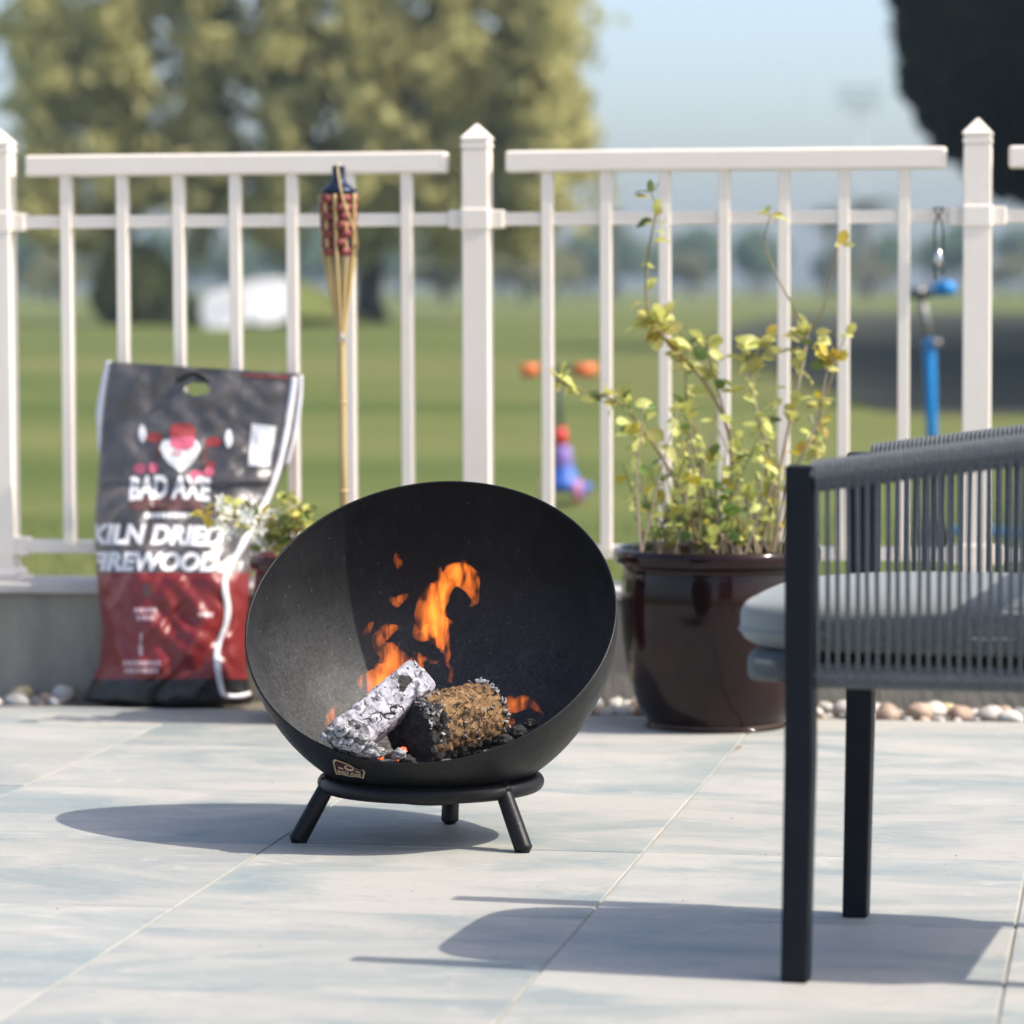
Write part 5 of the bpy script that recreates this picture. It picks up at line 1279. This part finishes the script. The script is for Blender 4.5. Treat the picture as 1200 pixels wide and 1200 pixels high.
# far tree line
M['fol_far'] = foliage_mat('foliage_far', (0.13, 0.20, 0.12), (0.21, 0.27, 0.16), 0.12, 0.25)
M['fol_far2'] = foliage_mat('foliage_far_olive', (0.21, 0.215, 0.11), (0.28, 0.27, 0.14), 0.12, 0.25)
M['fol_palm'] = foliage_mat('foliage_palm', (0.05, 0.065, 0.028), (0.085, 0.09, 0.04), 0.5, 0.1)
rt2 = random.Random(55)
protos = []
for kind in range(4):
    root = thing('far_tree', (0, 0, 0), '', 'tree', 'trees of the far tree line')
    h, wdt = ((7.0, 7.5), (8.5, 6.0), (5.5, 8.0), (7.5, 5.0))[kind]
    cs = [Vector((rt2.gauss(0, wdt * 0.2), rt2.gauss(0, wdt * 0.2), h * rt2.uniform(0.42, 0.85))) for _ in range(9)]
    pts = []
    for c in cs:
        for _ in range(330):
            d = Vector((rt2.gauss(0, 1), rt2.gauss(0, 1), rt2.gauss(0, 1))).normalized() * rt2.random() ** 0.4
            p = c + Vector((d.x * wdt * 0.26, d.y * wdt * 0.26, d.z * h * 0.2)); 
            if p.z > 0.7: pts.append((p, rt2.uniform(0.6, 1.4)))
    leaf_cloud('crown', pts, 0.34, M['fol_far'] if kind != 2 else M['fol_far2'], root, rt2)
    trunk(root, Vector((0, 0, -0.3)), Vector((0.2, 0, h * 0.55)), 0.28, 0.14, M['bark_pale'] if kind in (1, 3) else M['bark'], rt2, 0.2, [(c, 0.08) for c in cs[:5]])
    protos.append(root)
flab = ['broad dark green tree in the hazy far tree line', 'tall dark green tree on a pale trunk in the hazy far tree line', 'low spreading olive tree in the hazy far tree line', 'slim dark green tree on a pale trunk in the hazy far tree line']
used = [False] * 4
x = -95.0
while x < 95:
    for row in (0, 1, 2):
        y = 300 + row * 28 + rt2.uniform(-9, 9); k = rt2.choice((0, 1, 2, 3))
        if row == 1 and rt2.random() < 0.35: continue
        xx = x + rt2.uniform(-2.0, 2.0) + row * 1.7
        if used[k]: o = copy_tree(protos[k])
        else: o = protos[k]; used[k] = True
        sc_ = rt2.uniform(0.62, 0.95) * (0.85 if row == 0 else 1.0)
        o.location = (xx, y, LAWN - 0.05 + 0.1); o.scale = (sc_, sc_, sc_ * rt2.uniform(0.85, 1.1)); o.rotation_euler.z = rt2.uniform(0, 6.28)
        o['label'] = flab[k]; o['group'] = 'far tree line: ' + ('broad', 'tall', 'olive', 'slim')[k] + ' trees'
    x += rt2.uniform(3.6, 5.6)
for xx, y, sc_ in ((-3.2, 176, 0.52), (0.6, 188, 0.55), (2.4, 205, 0.5), (-24, 190, 0.5), (-19, 180, 0.55), (34, 210, 0.6)):
    o = copy_tree(protos[2]); o.location = (xx, y, LAWN); o.scale = (sc_,) * 3; o.rotation_euler.z = rt2.uniform(0, 6.28)
    o['label'] = 'small olive tree standing on the lawn before the far tree line'; o['group'] = 'small olive trees before the tree line'
# date palms rising above the tree line
def palm(px, ytop, Y, label, r):
    top = P(px, ytop, Y); base = Vector((top.x, Y, LAWN)); root = thing('palm_tree', base, label, 'palm', 'palms above the far tree line')
    c = top - Z1 * (r * 0.45)
    MB().tube([base, base.lerp(c, 0.5) + Vector((0.1, 0, 0)), c], [0.30, 0.24, 0.2], 10).build('trunk', M['bark_pale'], root, smooth=True)
    for k in range(26):
        q = 2 * PI * k / 26 + rt2.uniform(-0.1, 0.1); e = rt2.uniform(-0.4, 1.1); d = Vector((math.cos(q), math.sin(q), 0)); L_ = r * rt2.uniform(0.85, 1.1)
        sp_ = [c + d * (L_ * t * math.cos(e * (1 - t * 0.6))) + Z1 * (L_ * (math.sin(e) * t - 0.75 * t * t)) for t in (0, 0.2, 0.4, 0.6, 0.8, 1.0)]
        vs, fs = [], []; sd = Vector((-d.y, d.x, 0))
        for i in range(5):
            for j in range(5):
                p = sp_[i].lerp(sp_[i + 1], j / 5); l_ = 0.5 * math.sin(PI * min(1, 0.15 + (i + j / 5) / 5 * 0.85))
                for s_ in (-1, 1):
                    n = len(vs); vs += [p, p + (sp_[i + 1] - sp_[i]) * 0.16, p + sd * s_ * l_ + (sp_[i + 1] - sp_[i]) * 0.5 - Z1 * 0.15]; fs.append((n, n + 1, n + 2))
        MB().add(vs, fs).build('frond', M['fol_palm'], root)
palm(1016, 222, 240, 'tallest date palm above the far tree line under the floodlight mast', 2.6)
palm(971, 236, 250, 'smaller date palm next to the tallest palm above the tree line', 1.7)
palm(716, 240, 255, 'date palm standing apart above the far tree line', 1.8)
# floodlight mast
mt = P(1007, 118, 300); mb_ = Vector((mt.x, 300, LAWN)); M['mast'] = mat('mast_steel', (0.42, 0.44, 0.46), 0.6)
mast = thing('floodlight_mast', mb_, 'tall thin floodlight mast with a lamp rack rising behind the far trees', 'mast')
MB().tube([mb_, mt], [0.26, 0.12], 10).build('pole', M['mast'], mast, smooth=True)
rack = MB().box(mt, (3.6, 0.25, 0.15)).box(mt + Z1 * 0.9, (3.6, 0.25, 0.15)).box(mt - Z1 * 0.7, (3.0, 0.25, 0.15)).build('lamp_rack', M['mast'], mast)
for r_ in range(3):
    for k in range(5): MB().box(mt + Vector((-1.5 + 0.75 * k, -0.3, -0.65 + 0.85 * r_)), (0.42, 0.3, 0.34)).build('lamp', M['mast'], rack)

# ------------------------------------------------------------------ air
hm = bpy.data.materials.new('haze_air'); hm.use_nodes = True; hn = hm.node_tree; hn.nodes.clear()
ho = hn.nodes.new('ShaderNodeOutputMaterial'); hv = hn.nodes.new('ShaderNodeVolumePrincipled')
hv.inputs['Color'].default_value = (0.66, 0.84, 1.0, 1); hv.inputs['Density'].default_value = HAZE; hv.inputs['Anisotropy'].default_value = 0.3
hn.links.new(hv.outputs[0], ho.inputs['Volume'])
if HAZE > 0:
    hz_ = MB().box((0, 100, 9.5), (1880, 1680, 23)).build('haze', hm); tag(hz_, 'thin pale blue summer haze over the lawn', 'haze', kind='stuff')
